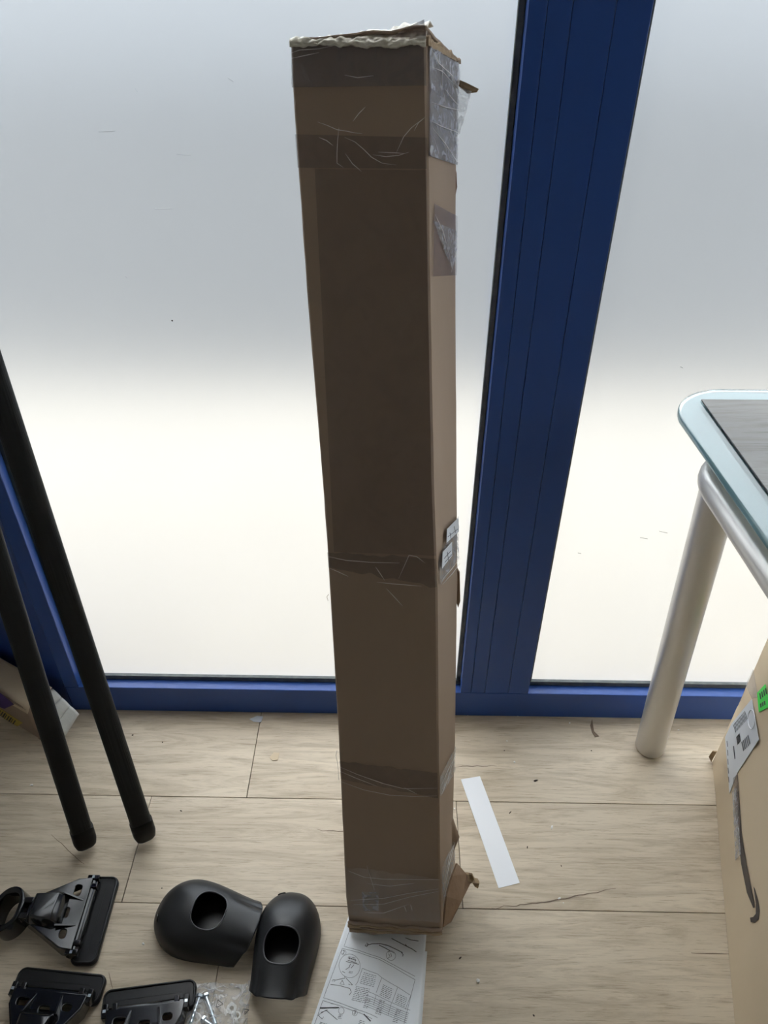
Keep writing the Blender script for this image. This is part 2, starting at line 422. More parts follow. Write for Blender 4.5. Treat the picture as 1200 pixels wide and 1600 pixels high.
FLt = [(454, 68), (456, 135), (479, 460), (504, 760), (511, 860), (529, 1160), (540, 1400), (545, 1444)]
FRt = [(666, 68), (672, 460), (677.5, 760), (683, 910), (685, 1160), (688, 1400), (690, 1456)]
BRt = [(717, 97), (713, 250), (712, 460), (714, 760), (715, 900), (711, 1160), (708, 1275), (712, 1362)]
def edge(tab, t, y0, y1, fn):
    y = lerp(y0, y1, t); return fn(interp(tab, y), y)
# resample every edge by height along the box axis so that sections stay square to it
def axis_edge(tab, fn, n=200):
    ys = np.linspace(tab[0][1], tab[-1][1], n); P = np.array([fn(interp(tab, y), y) for y in ys])
    h = (P - BO) @ BC; k = np.argsort(h); return h[k], P[k]
EFL, EFR, EBR = axis_edge(FLt, Fp), axis_edge(FRt, Fp), axis_edge(BRt, Bp)
def at_h(E, h):
    return np.array([np.interp(h, E[0], E[1][:, k]) for k in range(3)]) + BC * 0
def section(t):
    out = []
    for E in (EFL, EFR, EBR):
        out.append(at_h(E, lerp(E[0][0], E[0][-1], t)))
    FLc, FRc, BRc = out
    BLc = BRc - (FRc - FLc)
    return FLc, FRc, BRc, BLc
def side_plane():
    s0, s1 = section(.05), section(.95)
    n = np.cross(s1[1] - s0[1], (s0[2] + s1[2]) / 2 - (s0[1] + s1[1]) / 2); n /= np.linalg.norm(n)
    if n @ BA < 0: n = -n
    return (s0[1] + s1[1]) / 2, n
SP0, SPN = side_plane()
def Sp(px, py, off=0.0):      # on the right-hand face, following its slight bend
    p = on_plane(px, py, SP0, SPN)
    for _ in range(3):
        h = float((p - BO) @ BC)
        FRc, BRc = at_h(EFR, h), at_h(EBR, h)
        d = BRc - FRc
        n = np.cross(BC, d); n = n / np.linalg.norm(n); n = n if n @ BA > 0 else -n
        p = on_plane(px, py, FRc, n)
    s_ = min(1.0, max(0.0, float((p - FRc) @ d / (d @ d))))
    return FRc + d * s_ + BC * float((p - FRc - d * s_) @ BC) + n * off

tall = empty('tall_cardboard_box', (0.04, .66, 0))
tag(tall, 'tall narrow brown cardboard box with worn clear tape leaning against the window', 'cardboard box')
TI = Matrix.Translation((-.04, -.66, 0))
rings = []
NS = 40
for i in range(NS + 1):
    t = i / NS; q = section(t); ring = []
    for k in range(4):
        A, B_ = q[k], q[(k + 1) % 4]
        Ld = np.linalg.norm(B_ - A)
        cuts_ = [.0025 / Ld] + [j / 6 for j in range(1, 6)] + [1 - .0025 / Ld]
        nrm = (-BB, BA, BB, -BA)[k]
        for s in cuts_:
            p = lerp(A, B_, s)
            d = .0016 * nz(p[0] + k, p[1], p[2], 9) * math.sin(PI * s) + (.0007 * nz(p[2], k, 3, 30))
            ring.append(p + nrm * d)
    rings.append(ring)
MB().loft(rings).xf(TI).build('body', M['card'], tall, smooth=True, angle=35)

def patch(fn, corners, nu, nv, off, amp, sc, seed=0, ragged=0.0):
    """thin sheet laid on a face; corners in order tl, tr, br, bl"""
    c = [np.array(q, float) for q in corners]
    def g(u, v):
        if ragged:
            v2 = min(1, max(0, v)) ; u2 = u
        q = lerp(lerp(c[0], c[1], u), lerp(c[3], c[2], u), v)
        if ragged and v in (0.0, 1.0):
            q = q + np.array([0, ragged * nz(u * 9, seed + v * 5, 0)])
        w_ = off + amp * (abs(nz(u * sc + seed, v * sc * .6, seed)) + .3 * nz(u * sc * 3, v * sc * 3, seed + 5))
        return fn(q[0], q[1], max(.0004, w_))
    return MB().grid(g, nu, nv)
def band(name, m, quad, off=.0018, amp=.0012, sc=5, seed=0, fn=Fp, nu=30, nv=10, rag=0):
    return patch(fn, quad, nu, nv, off, amp, sc, seed, rag).xf(TI).build(name, m, tall, smooth=True)
# tape over the front
band('tape', M['tape_grey'], [(456, 70), (666, 70), (667, 134), (457, 137)], seed=1, amp=.0016)
band('tape', M['tape_dark'], [(462, 210), (668, 215), (668, 264), (466, 262)], seed=2, amp=.0006)
band('tape', M['tape_dark'], [(512, 862), (681, 872), (683, 916), (514, 886)], seed=3, amp=.0014, rag=5)
band('tape', M['tape_dark'], [(531, 1188), (684, 1206), (685, 1246), (533, 1216)], seed=4, amp=.0008, rag=3)
band('tape', M['tape'], [(540, 1352), (687, 1372), (689, 1440), (544, 1428)], seed=5, amp=.0022, rag=4)
band('tape', M['tape_shiny'], [(566, 1392), (592, 1392), (592, 1422), (568, 1422)], seed=6, amp=.001, nu=8, nv=8)
# brown tape laid lengthwise over the upper front
band('long_tape', M['tape_long'], [(492, 264), (667, 266), (681, 868), (522, 862)], off=.0005, amp=.0005, seed=7, nu=12, nv=40)
# tape over the side
band('tape', M['tape_grey'], [(668, 72), (715, 100), (712, 258), (669, 244)], off=.0016, seed=21, amp=.0003, fn=Sp, nu=6, nv=12)
band('tape', M['tape_shiny'], [(668, 72), (715, 100), (712, 258), (669, 244)], seed=11, amp=.004, sc=7, off=.0020, fn=Sp, nu=16, nv=40)
band('tape', M['tape_dark'], [(676, 318), (712, 338), (711, 430), (674, 432)], seed=12, amp=.0008, off=.0020, fn=Sp, nu=10, nv=16)
band('tape', M['tape_shiny'], [(674, 345), (712, 362), (706, 425), (694, 400)], seed=13, amp=.003, sc=6, off=.0020, fn=Sp, nu=10, nv=16)
band('tape', M['tape_shiny'], [(684, 872), (714, 806), (716, 870), (685, 914)], seed=14, amp=.003, sc=8, off=.0020, fn=Sp, nu=14, nv=20)
band('tape', M['tape_shiny'], [(685, 1215), (710, 1165), (709, 1205), (686, 1246)], seed=15, amp=.0015, sc=8, off=.0020, fn=Sp, nu=12, nv=12)
band('tape', M['tape_shiny'], [(688, 1355), (709, 1310), (709, 1345), (690, 1420)], seed=16, amp=.003, sc=8, off=.0020, fn=Sp, nu=12, nv=18)
# sticker remains on the side
patch(Sp, [(693, 826), (711, 808), (712, 830), (692, 848)], 6, 6, .0048, 0, 1).xf(TI).build('torn_label', M['label'], tall)
patch(Sp, [(686, 862), (701, 846), (701, 868), (685, 888)], 6, 6, .0048, 0, 1).xf(TI).build('torn_label', M['label'], tall)
mb = MB()
for (x, y), (x2, y2) in (((694, 838), (710, 826)), ((697, 832), (699, 842)), ((704, 822), (706, 832)), ((688, 872), (699, 860)), ((689, 878), (700, 866)), ((693, 862), (695, 876))):
    mb.tube([Sp(x, y, .0052), Sp(x2, y2, .0052)], .0004, 4)
mb.xf(TI).build('label_print', M['ink'], tall)

# white stress lines and wrinkles of the tape
lines_front = [
    [(498, 191), (512, 196), (528, 203), (542, 205), (556, 208), (567, 209)], [(531, 200), (529, 220), (528, 240), (528, 255), (538, 262)],
    [(553, 190), (562, 178), (572, 168)], [(540, 215), (556, 222), (570, 234), (582, 246), (598, 255), (620, 258)],
    [(541, 240), (552, 256), (566, 268)], [(584, 242), (604, 245), (624, 243), (640, 238)], [(620, 240), (632, 214), (644, 200), (662, 186)],
    [(592, 238), (618, 239), (634, 240)], [(500, 215), (512, 220), (522, 228)], [(648, 205), (655, 192), (665, 184)],
    [(514, 868), (542, 874), (580, 877), (625, 878)], [(516, 886), (530, 892), (545, 899)], [(588, 884), (602, 905)], [(624, 902), (640, 866), (652, 868), (665, 878)],
    [(590, 908), (620, 911), (660, 914)], [(605, 918), (630, 945)],
    [(532, 1196), (560, 1208), (600, 1222), (632, 1230), (684, 1229)], [(533, 1203), (556, 1213), (590, 1226)], [(534, 1219), (570, 1232), (610, 1240), (650, 1242), (684, 1241)],
    [(632, 1228), (652, 1238)], [(545, 1358), (570, 1368), (600, 1371), (688, 1372)], [(575, 1378), (610, 1382), (650, 1377)], [(548, 1404), (600, 1401), (640, 1393), (686, 1386)],
    [(553, 1411), (600, 1410), (640, 1399), (686, 1390)], [(570, 1423), (600, 1424), (640, 1410)], [(574, 1350), (586, 1388)], [(632, 1412), (636, 1422)], [(642, 1410), (645, 1420)],
    [(456, 84), (470, 79), (500, 77), (520, 73)], [(458, 92), (476, 88), (500, 83)], [(540, 118), (560, 122), (585, 119)]]
for q in lines_front:
    pts = []
    for k in range(len(q) - 1):
        for s in range(4):
            pts.append(Fp(lerp(q[k][0], q[k + 1][0], s / 4), lerp(q[k][1], q[k + 1][1], s / 4), .0034))
    pts.append(Fp(*q[-1], .0034))
    MB().tube(pts, lambda t: .00008 + .00034 * math.sin(PI * min(.98, max(.02, t))), 5).xf(TI).build('tape_wrinkle', M['wrinkle'], tall, smooth=True)
lines_side = [[(668, 78), (680, 100), (700, 118), (712, 140)], [(668, 105), (685, 112), (704, 132)], [(669, 160), (690, 168), (712, 172)], [(669, 190), (684, 198), (712, 208)],
              [(670, 200), (690, 225), (712, 257)], [(672, 215), (680, 240)], [(690, 140), (702, 156), (710, 164)], [(686, 100), (684, 130), (690, 160)],
              [(674, 335), (686, 360), (696, 395)], [(696, 395), (701, 420)], [(706, 400), (700, 425)],
              [(686, 905), (700, 890), (714, 872)], [(686, 913), (702, 896), (714, 880)], [(686, 1240), (696, 1215), (708, 1175)], [(686, 1225), (697, 1200), (708, 1180)], [(687, 1232), (700, 1205)],
              [(690, 1390), (698, 1350), (708, 1312)], [(690, 1400), (702, 1360)], [(690, 1380), (699, 1335), (707, 1315)]]
for q in lines_side:
    MB().tube([Sp(x, y, .0042) for x, y in q], lambda t: .0001 + .0005 * math.sin(PI * min(.98, max(.02, t))), 5).xf(TI).build('tape_wrinkle', M['wrinkle'], tall, smooth=True)

# crumpled top: cream taped rim on the front edge, peaked flap at the right
top_n = BC
def top_edge(u, lift, back):
    FLc, FRc, BRc, BLc = section(1.0)
    return lerp(FLc, FRc, u) + BC * lift + BB * back
def rim(u, v):
    prof = [(-.003 - .004 * nz(u * 6, 3), -.0026), (.000, -.0032), (.004 + .003 * nz(u * 7, 1), -.001), (.005 + .008 * u ** 1.4 + .003 * nz(u * 9, 4), .006), (.006 + .017 * u ** 1.4 + .003 * nz(u * 8, 7), .018), (.003 + .018 * u ** 1.3, .036)]
    k = min(len(prof) - 2, int(v * (len(prof) - 1))); s = v * (len(prof) - 1) - k
    l, b = lerp(prof[k][0], prof[k + 1][0], s), lerp(prof[k][1], prof[k + 1][1], s)
    return top_edge(u, l + .002 * nz(u * 25, v * 6, 2), b + .002 * nz(u * 22, v * 9, 8))
MB().grid(rim, 90, 20).xf(TI).build('taped_top_edge', M['cream'], tall, smooth=True, solid=.0012)
def top_cover(u, v):
    FLc, FRc, BRc, BLc = section(1.0)
    p = lerp(lerp(FLc, FRc, u), lerp(BLc, BRc, u), v)
    return p + BC * (.002 + .012 * u * (1 - v) ** 1.5 + .003 * nz(u * 6, v * 6, 3))
MB().grid(top_cover, 16, 16).xf(TI).build('top_flap', M['card'], tall, smooth=True, solid=.003)
# folded dark tape triangle at the peak
pk = [Fp(612, 60, .004), Fp(640, 44, .006), Fp(664, 32, .004), Fp(668, 62, .005), Fp(640, 60, .006)]
MB().add(pk, [(0, 1, 4), (1, 2, 3, 4)]).xf(TI).build('tape_fold', M['tape_dark'], tall, solid=.0012)
# ragged torn edge along the top of the side face
def rag_side(u, v):
    FLc, FRc, BRc, BLc = section(1.0)
    p = lerp(FRc, BRc, u)
    return p + BC * (-.002 + v * (.004 + .005 * nz(u * 14, 5) + .004 * (1 - u))) + BA * (.001 + .002 * nz(u * 11, v * 3))
MB().grid(rag_side, 24, 3).xf(TI).build('torn_top_edge', M['card_torn'], tall, solid=.003)
# torn tab and film hanging off the back corner near the top
tb = [Bp(716, 124), Bp(730, 130), Bp(748, 139), Bp(745, 144), Bp(730, 146), Bp(716, 134)]
MB().add(tb, [tuple(range(6))]).xf(TI).build('torn_tab', M['card_torn'], tall, solid=.003)
def film(u, v):
    q = lerp(lerp(np.array([714., 136.]), np.array([738., 143.]), u), lerp(np.array([713., 215.]), np.array([720., 208.]), u), v)
    return Bp(*q) - BB * (.004 + .006 * nz(u * 3, v * 5, 1))
MB().grid(film, 8, 16).xf(TI).build('hanging_film', M['film'], tall, smooth=True)
# torn strips standing off the back edge
for q in ([(711, 262), (713, 270), (714, 292), (711, 306)], [(713, 886), (718, 894), (719, 940), (716, 949), (713, 938)]):
    pts = [Bp(*p) for p in q]
    MB().add(pts, [tuple(range(len(pts)))]).xf(TI).build('torn_strip', M['card_inner'], tall, solid=.004)
def film2(u, v):
    q = lerp(lerp(np.array([708., 870.]), np.array([717., 868.]), u), lerp(np.array([708., 884.]), np.array([713., 884.]), u), v)
    return Bp(*q)
# stray fibres of tape
for q in ([(514, 928), (511, 932), (513, 938)], [(527, 1172), (525, 1180), (528, 1192), (529, 1206), (530, 1218)]):
    MB().tube([Fp(x, y, .001) for x, y in q], .00045, 4).xf(TI).build('tape_fibre', M['wrinkle'], tall)

# crumpled bottom: layered flap edges below the front face
for k in range(5):
    FLc, FRc, BRc, BLc = section(0.0); pts = []
    for i in range(49):
        u = i / 48
        p = lerp(FLc, FRc, u) + BC * (.0055 - .0058 * k * (1 - .45 * u) - .003 * math.sin(PI * min(1, u * 1.3)) * (k > 1) + .0022 * nz(u * 5, k * 3.1) + .0010 * nz(u * 17, k))
        pts.append(p - BB * (.0010 + .0030 * nz(u * 6, k * 5.3) - .0012 * k + .001 * (k % 2)))
    ph = k * 1.7
    MB().tube(pts, lambda t: .0024 + .0009 * math.sin(t * 9 + ph), 7).xf(TI).build('crumpled_bottom_fold', M['card' if k % 2 == 0 else 'card_torn'], tall, smooth=True)
# under side closing
def under(u, v):
    FLc, FRc, BRc, BLc = section(0.0)
    p = lerp(lerp(FLc, FRc, u), lerp(BLc, BRc, u), v); p = p - BC * .002
    p[2] = max(p[2], .0012); return p
MB().grid(under, 6, 6).xf(TI).build('bottom_flap', M['card_inner'], tall, solid=.002)
# bulge and torn flap at the lower right of the side face
def bulge(u, v):
    q = lerp(lerp(np.array([706., 1270.]), np.array([708., 1270.]), u), lerp(np.array([690., 1352.]), np.array([719., 1300.]), u), v)
    if v > .7: q = q + np.array([0, (v - .7) * 40 * (1 - u)])
    return Bp(*q) - BB * (.030 * (1 - u) + .01)
MB().grid(bulge, 8, 10).xf(TI).build('side_bulge', M['card'], tall, smooth=True, solid=.003)
T0 = BO + BA * (BW + .0015)
def tf(px, py, dep):
    return on_plane(px, py, BO + BB * dep, BB)
tfp = [tf(713, 1349, .09), tf(728, 1366, .10), tf(736, 1376, .10), tf(720, 1408, .06), tf(704, 1440, .03), tf(692, 1448, .01), tf(697, 1400, .03), tf(706, 1368, .06)]
MB().add(tfp, [(0, 1, 7), (1, 2, 3, 7), (3, 6, 7), (3, 4, 5, 6)]).xf(TI).build('torn_flap', M['card_inner'], tall, solid=.003)
rg = [(727, 1364), (733, 1365), (738, 1366), (741, 1373), (746, 1374), (749, 1379), (747, 1387), (742, 1384), (738, 1378), (733, 1380), (729, 1374)]
MB().add([tf(x, y, .1 + .006 * math.sin(i * 2.3)) for i, (x, y) in enumerate(rg)], [tuple(range(len(rg)))]).xf(TI).build('ragged_tear', M['card_torn'], tall, solid=.004)

# ================================================================== BLACK RIBBED BARS
def make_bar(name, base, direc, length, label):
    e = tag(empty(name, tuple(base)), label, 'bar', 'black ribbed bars leaning at the left')
    t = Vector(direc).normalized()
    view = (Vector((0, 0, H)) - Vector(base)); n = (view - t * view.dot(t)).normalized(); s = t.cross(n)
    hw, hd = .0182, .0125
    prof = []
    N = 120
    for k in range(N):
        a = 2 * PI * k / N; ca, sa = math.cos(a), math.sin(a)
        x = hw * math.copysign(abs(ca) ** .62, ca); y = hd * math.copysign(abs(sa) ** .62, sa)
        rib = 1 - .016 * (k % 4 in (0, 1))
        prof.append((x * rib, y * rib))
    z0 = .012
    rings = [[s * x + n * y + t * z for x, y in prof] for z in (z0 + .018, length)]
    MB().loft(rings).build('tube', M['bar'], e, smooth=True, angle=50)
    pts = []
    for z, sc in ((-.004, .70), (.0, .92), (.005, 1.0), (.012, 1.09), (.022, 1.10), (.024, 1.07), (.026, 1.09), (.036, 1.09), (.038, 1.02)):
        r = []
        for k in range(48):
            a = 2 * PI * k / 48; ca, sa = math.cos(a), math.sin(a)
            r.append(s * (hw * sc * math.copysign(abs(ca) ** .62, ca)) + n * (hd * sc * math.copysign(abs(sa) ** .62, sa)) + t * (z + .004))
        pts.append(r)
    MB().loft(pts).build('end_cap', M['cap'], e, smooth=True, angle=60)
    rings = [[s * (x * sc) + n * (y * sc) + t * z for x, y in prof[::3]] for z, sc in ((length - .03, 1.09), (length + .004, 1.07), (length + .010, .8))]
    MB().loft(rings).build('end_cap', M['cap'], e, smooth=True, angle=60)
    for o in e.children:      # rest the cap on the floor
        o.location.z += .002
    return e
make_bar('ribbed_bar', fl(229, 1311, .010), (-.1411, .2639, 1), 1.06, 'long black ribbed bar standing beside the frosted pane, right one of the two')
make_bar('ribbed_bar', fl(136, 1323, .010), (-.112, .290, 1), 1.03, 'long black ribbed bar in front of the small parcel, left one of the two')

# ================================================================== GLASS TABLE
TZ = .785
tab = tag(empty('glass_table', (.53, .97, 0)), 'glass-topped table with silver tubular frame and leg at the right', 'table')
TO = Matrix.Translation((-.53, -.97, 0))
e0 = fl(1067, 655, TZ); e1 = fl(1200, 843, TZ)                      # left edge line
dl = (e1 - e0) / np.linalg.norm(e1 - e0)
far_y = fl(1200, 608, TZ)[1]; far_y = min(far_y, 1.012)
def on_left(y, inset=0.0):
    p = e0 + dl * ((y - e0[1]) / dl[1]); return np.array([p[0] + inset, y])
R_ = .085
cc = np.array([on_left(far_y - R_)[0] + R_ * .98, far_y - R_])
outl = [tuple(on_left(.02))] + [tuple(cc + R_ * np.array([math.cos(a), math.sin(a)])) for a in np.linspace(PI, PI / 2, 14)] + [(1.35, far_y), (1.35, .02)]
outl = [(p[0] + .0, p[1]) for p in outl]
plate([outl[::-1]], .010, .0025).xf(TO @ Matrix.Translation((0, 0, TZ - .005))).build('glass_top', M['glass'], tab, smooth=True, angle=40)
ins = [(lerp(p[0], .9, .004) + .002, p[1] - .003 if p[1] > .5 else p[1] + .003) for p in outl]
MB().prism(ins, TZ - .0125, TZ - .0105).xf(TO).build('frosted_backing', M['backing'], tab)
# silver rail under the left edge, bending in at the far corner
rz = TZ - .044
rail_pts = [tuple(on_left(y, .012)) + (rz,) for y in np.linspace(.05, .815, 10)]
c2 = np.array([rail_pts[-1][0] + .07, .815 + .055])
bend = [(c2[0] + .07 * math.cos(a), c2[1] - .055 + .075 * math.sin(a), rz) for a in np.linspace(PI * .97, PI / 2, 10)]
rail_pts = rail_pts + bend + [(1.25, bend[-1][1], rz)]
MB().tube(rail_pts, .0165, 18).xf(TO).build('frame_rail', M['silver'], tab, smooth=True)
# leg
LX, LY = .527, .968
for x, y, nm in ((LX, LY - .02, 'leg'),):
    rr_ = .0285
    MB().loft([[(x - .042 * z / rz + rr_ * s * math.cos(2 * PI * k / 32), y - .01 * z / rz + rr_ * s * math.sin(2 * PI * k / 32), z) for k in range(32)] for z, s in ((.001, .90), (.003, .97), (.007, 1.0), (rz + .01, 1.0))]).xf(TO).build(nm, M['silver'], tab, smooth=True, angle=50)
for x, y in ((1.28, .95), (1.28, .1), (.60, .06)):
    MB().loft([[(x + .0285 * s * math.cos(2 * PI * k / 24), y + .0285 * s * math.sin(2 * PI * k / 24), z) for k in range(24)] for z, s in ((.001, .90), (.003, .97), (.007, 1.0), (rz + .01, 1.0))]).xf(TO).build('leg', M['silver'], tab, smooth=True, angle=50)
# grey wood vinyl sheet on the table top
m0 = fl(1095, 626, TZ + .0005); m1 = fl(1200, 771, TZ + .0005); dm = (m1 - m0) / np.linalg.norm(m1 - m0)
q1 = m0 + dm * .75
sheet = MB().prism([(m0[0], m0[1]), (q1[0], q1[1]), (q1[0] + .7, q1[1] + .0), (m0[0] + .62, m0[1] + .004)], TZ + .0006, TZ + .003).build('vinyl_sheet', M['mat'], bevel=.0005)
tag(sheet, 'grey wood-grain vinyl sheet lying on the glass table', 'table mat')

# ================================================================== LARGE BOX UNDER THE TABLE
K0 = np.array([.643, .917, 0]); kd = np.array([-.2380, -.9713, 0]); kn = np.array([-.9713, .2380, 0]); KL, KW, KH = .72, .42, .50
big = tag(empty('shipping_box', tuple(K0)), 'large light brown shipping box with white label and green sticker under the table', 'cardboard box')
KI = Matrix.Translation(tuple(-K0))
def Kp(px, py, off=.0008):
    return on_plane(px, py, K0, kn) + kn * off
kr = []
for i in range(21):
    z = lerp(.001, KH, i / 20); ring = []
    cr = [K0, K0 + kd * KL, K0 + kd * KL - kn * KW, K0 - kn * KW]
    for k in range(4):
        A, B_ = cr[k], cr[(k + 1) % 4]; nn = (kn, kd, -kn, -kd)[k]
        for s in (.004, .1, .2, .3, .4, .5, .6, .7, .8, .9, .996):
            p = lerp(A, B_, s); b = .006 * nz(p[0], p[1], z, 7) * math.sin(PI * s) - (.004 * math.exp(-((z - .20 - .25 * (s if k == 0 else 0)) / .012) ** 2) if k == 0 else 0)
            if k == 0: b -= .003 * math.exp(-((z - .30 + .1 * s) / .008) ** 2)
            b = min(b, .0)
            ring.append((p[0] + nn[0] * b, p[1] + nn[1] * b, z))
    kr.append(ring)
MB().loft(kr).xf(KI).build('body', M['card_pale'], big, smooth=True, angle=40)
def kpoly(name, pts, m, off=.0012, th=.0004):
    p = [Kp(x, y, off) for x, y in pts]
    return MB().add(p, [tuple(range(len(p)))]).xf(KI).build(name, m, big, solid=th)
lab = kpoly('shipping_label', [(1144, 1131), (1176, 1092), (1187, 1156), (1153, 1208), (1141, 1240), (1134, 1152)], M['label'])
def kink(name, polys, m=None, off=.0018, parent=big):
    mb = MB()
    for q in polys: 
        p = [Kp(x, y, off) for x, y in q]; mb.add(p, [tuple(range(len(p)))])
    o = mb.xf(KI).build(name, m or M['ink'], parent, solid=.0002); return o
def kq(x, y, dx1, dy1, dx2, dy2):
    return [(x, y), (x + dx1, y + dy1), (x + dx1 + dx2, y + dy1 + dy2), (x + dx2, y + dy2)]
kink('barcode', [kq(1147 + i * 1.6, 1133 - i * 1.9, .8, -1, 4, 12) for i in range(12)])
kink('square_code_patch', [kq(1152, 1152, 5, -6, 2, 12)], M['ink_dark'])
kink('label_text', [kq(1147 + i * .6, 1166 + i * 5, 1.5, 0, 1, 10) for i in range(3)] + [kq(1160 + i * 2.4, 1160 - i * 2.5, 1.5, -1.6, 3, 14) for i in range(5)] + [kq(1137 + i * .6, 1158 + i * 14, .8, 0, .9, 9) for i in range(5)])
ringp = [Kp(1176 + 5.5 * math.cos(2 * PI * k / 24), 1124 + 15 * math.sin(2 * PI * k / 24), .002) for k in range(24)]
MB().tube(ringp, .0006, 5, close=True).xf(KI).build('label_ring', M['paper'], big)
kpoly('green_sticker', [(1184, 1083), (1197, 1069), (1204, 1104), (1187, 1113)], M['green'])
kink('sticker_print', [kq(1188 + i * 3, 1084 - i * 2.6, 1.6, -1.2, 1.5, 9) for i in range(4)] + [kq(1189 + i * 3, 1100 - i * 2.0, 1.8, -.8, .8, 6) for i in range(3)], M['ink_dark'], .0016)
kpoly('brown_tape_mark', [(1147, 1216), (1154, 1210), (1158, 1290), (1150, 1294)], M['tape_dark'], .0014)
kpoly('clear_tape', [(1146, 1236), (1152, 1230), (1159, 1335), (1151, 1345)], M['tape_shiny'], .0018)
kpoly('arrow_print', [(1149, 1240), (1155, 1236), (1160, 1305), (1167, 1350), (1179, 1408), (1180, 1418), (1178, 1419), (1168, 1395), (1159, 1350), (1153, 1300)], M['ink_brown'], .0010, .0002)
kpoly('arrow_print', [(1178.5, 1386), (1180, 1388), (1186, 1408), (1188, 1424), (1186, 1437), (1180, 1442), (1174, 1441), (1173, 1434), (1178, 1433), (1182, 1428), (1182, 1412)], M['ink_brown'], .0010, .0002)
# clear tape round the far corner
kpoly('clear_tape', [(1166, 1070), (1178, 1046), (1186, 1090), (1176, 1092)], M['tape'], .0012)
# torn corner flap at the bottom
fp_ = K0 + kn * .001
MB().add([fp_, fp_ + np.array([-.007, .004, .012]), fp_ + np.array([-.004, .004, .03]), fp_ + np.array([.002, 0, .035])], [(0, 1, 2, 3)]).xf(KI).build('corner_flap', M['card_torn'], big, solid=.003)

# ================================================================== SMALL PARCEL AT THE LEFT
P0 = np.array([-.716, .945, 0]); pdx = np.array([-.8746, .4848, 0]); pdy = np.array([.4848, .8746, 0]); QL, QD, QH = .34, .063, .098
par = tag(empty('small_parcel', tuple(P0)), 'small brown parcel with purple patch and yellow barcode label in the left corner', 'parcel')
QI = Matrix.Translation(tuple(-P0))
MB().hexa([P0 + (0, 0, .001), P0 + pdy * QD + (0, 0, .001), P0 + pdy * QD + pdx * QL + (0, 0, .001), P0 + pdx * QL + (0, 0, .001)] +
          [P0 + (0, 0, QH - .004), P0 + pdy * QD + (0, 0, QH), P0 + pdy * QD + pdx * QL + (0, 0, QH), P0 + pdx * QL + (0, 0, QH)]).xf(QI).build('body', M['card'], par, bevel=.004, seg=3)
def wrap(u, v):
    p = P0 + pdx * (QL * u - .004 * (1 - u)) + pdy * (QD * v) + np.array([0, 0, QH + .0015 + .0025 * abs(nz(u * 6, v * 3, 2))])
    if v == 0: p = p + np.array([0, 0, -.012 - .004 * nz(u * 5, 3)]) - pdy * .0025
    if v == 1: p = p - pdy * .001
    return p
MB().grid(wrap, 24, 8).xf(QI).build('plastic_cover', M['card_pale'], par, smooth=True, solid=.0008)
def qp(px, py, off=.0008):
    return on_plane(px, py, P0, pdy) - pdy * off
def qpoly(name, pts, m, off):
    p = [qp(x, y, off) for x, y in pts]
    MB().add(p, [tuple(range(len(p)))]).xf(QI).build(name, m, par, solid=.0003)
qpoly('purple_patch', [(-14, 1070), (0, 1079), (24, 1099), (9, 1106), (-14, 1097)], M['purple'], .003)
qpoly('yellow_label', [(-16, 1095), (0, 1106), (36, 1129), (25, 1136), (-16, 1114)], M['yellow'], .001)
for k in range(11):
    x = -8 + k * 3.2; y = 1101 + k * 2.25
    qpoly('barcode_bar', [(x, y + 1), (x + (1.0 + .7 * (k % 3)), y + 1.7), (x + (1.0 + .7 * (k % 3)) - 4, y + 8), (x - 4, y + 7.3)], M['ink_dark'], .0016)
# white padded end sticking out towards the window
def sleeve(k):
    a, b = lerp(0, 1, k / 3), lerp(0, 1, (k + 1) / 3)
    def g(u, v):
        s = lerp(a, b, v)
        p = P0 + pdy * (QD * (.30 + .68 * u)) - pdx * (.004 + .062 * s) + np.array([0, 0, QH * (.97 - .62 * s * (1 - .35 * u)) + .004 * math.sin(PI * v) * (1 - .2 * u)])
        return p
    return g
for k in range(3):
    MB().grid(sleeve(k), 8, 6).xf(QI).build('padded_sleeve', M['sleeve'], par, smooth=True, solid=.003)
fq = P0 + np.array([0, 0, .0015])
MB().add([fq, fq - pdx * .012 + pdy * .002, fq - pdx * .010 + np.array([0, 0, .03]), fq + np.array([0, 0, .034])], [(0, 1, 2, 3)]).xf(QI).build('corner_flap', M['card'], par, solid=.002)

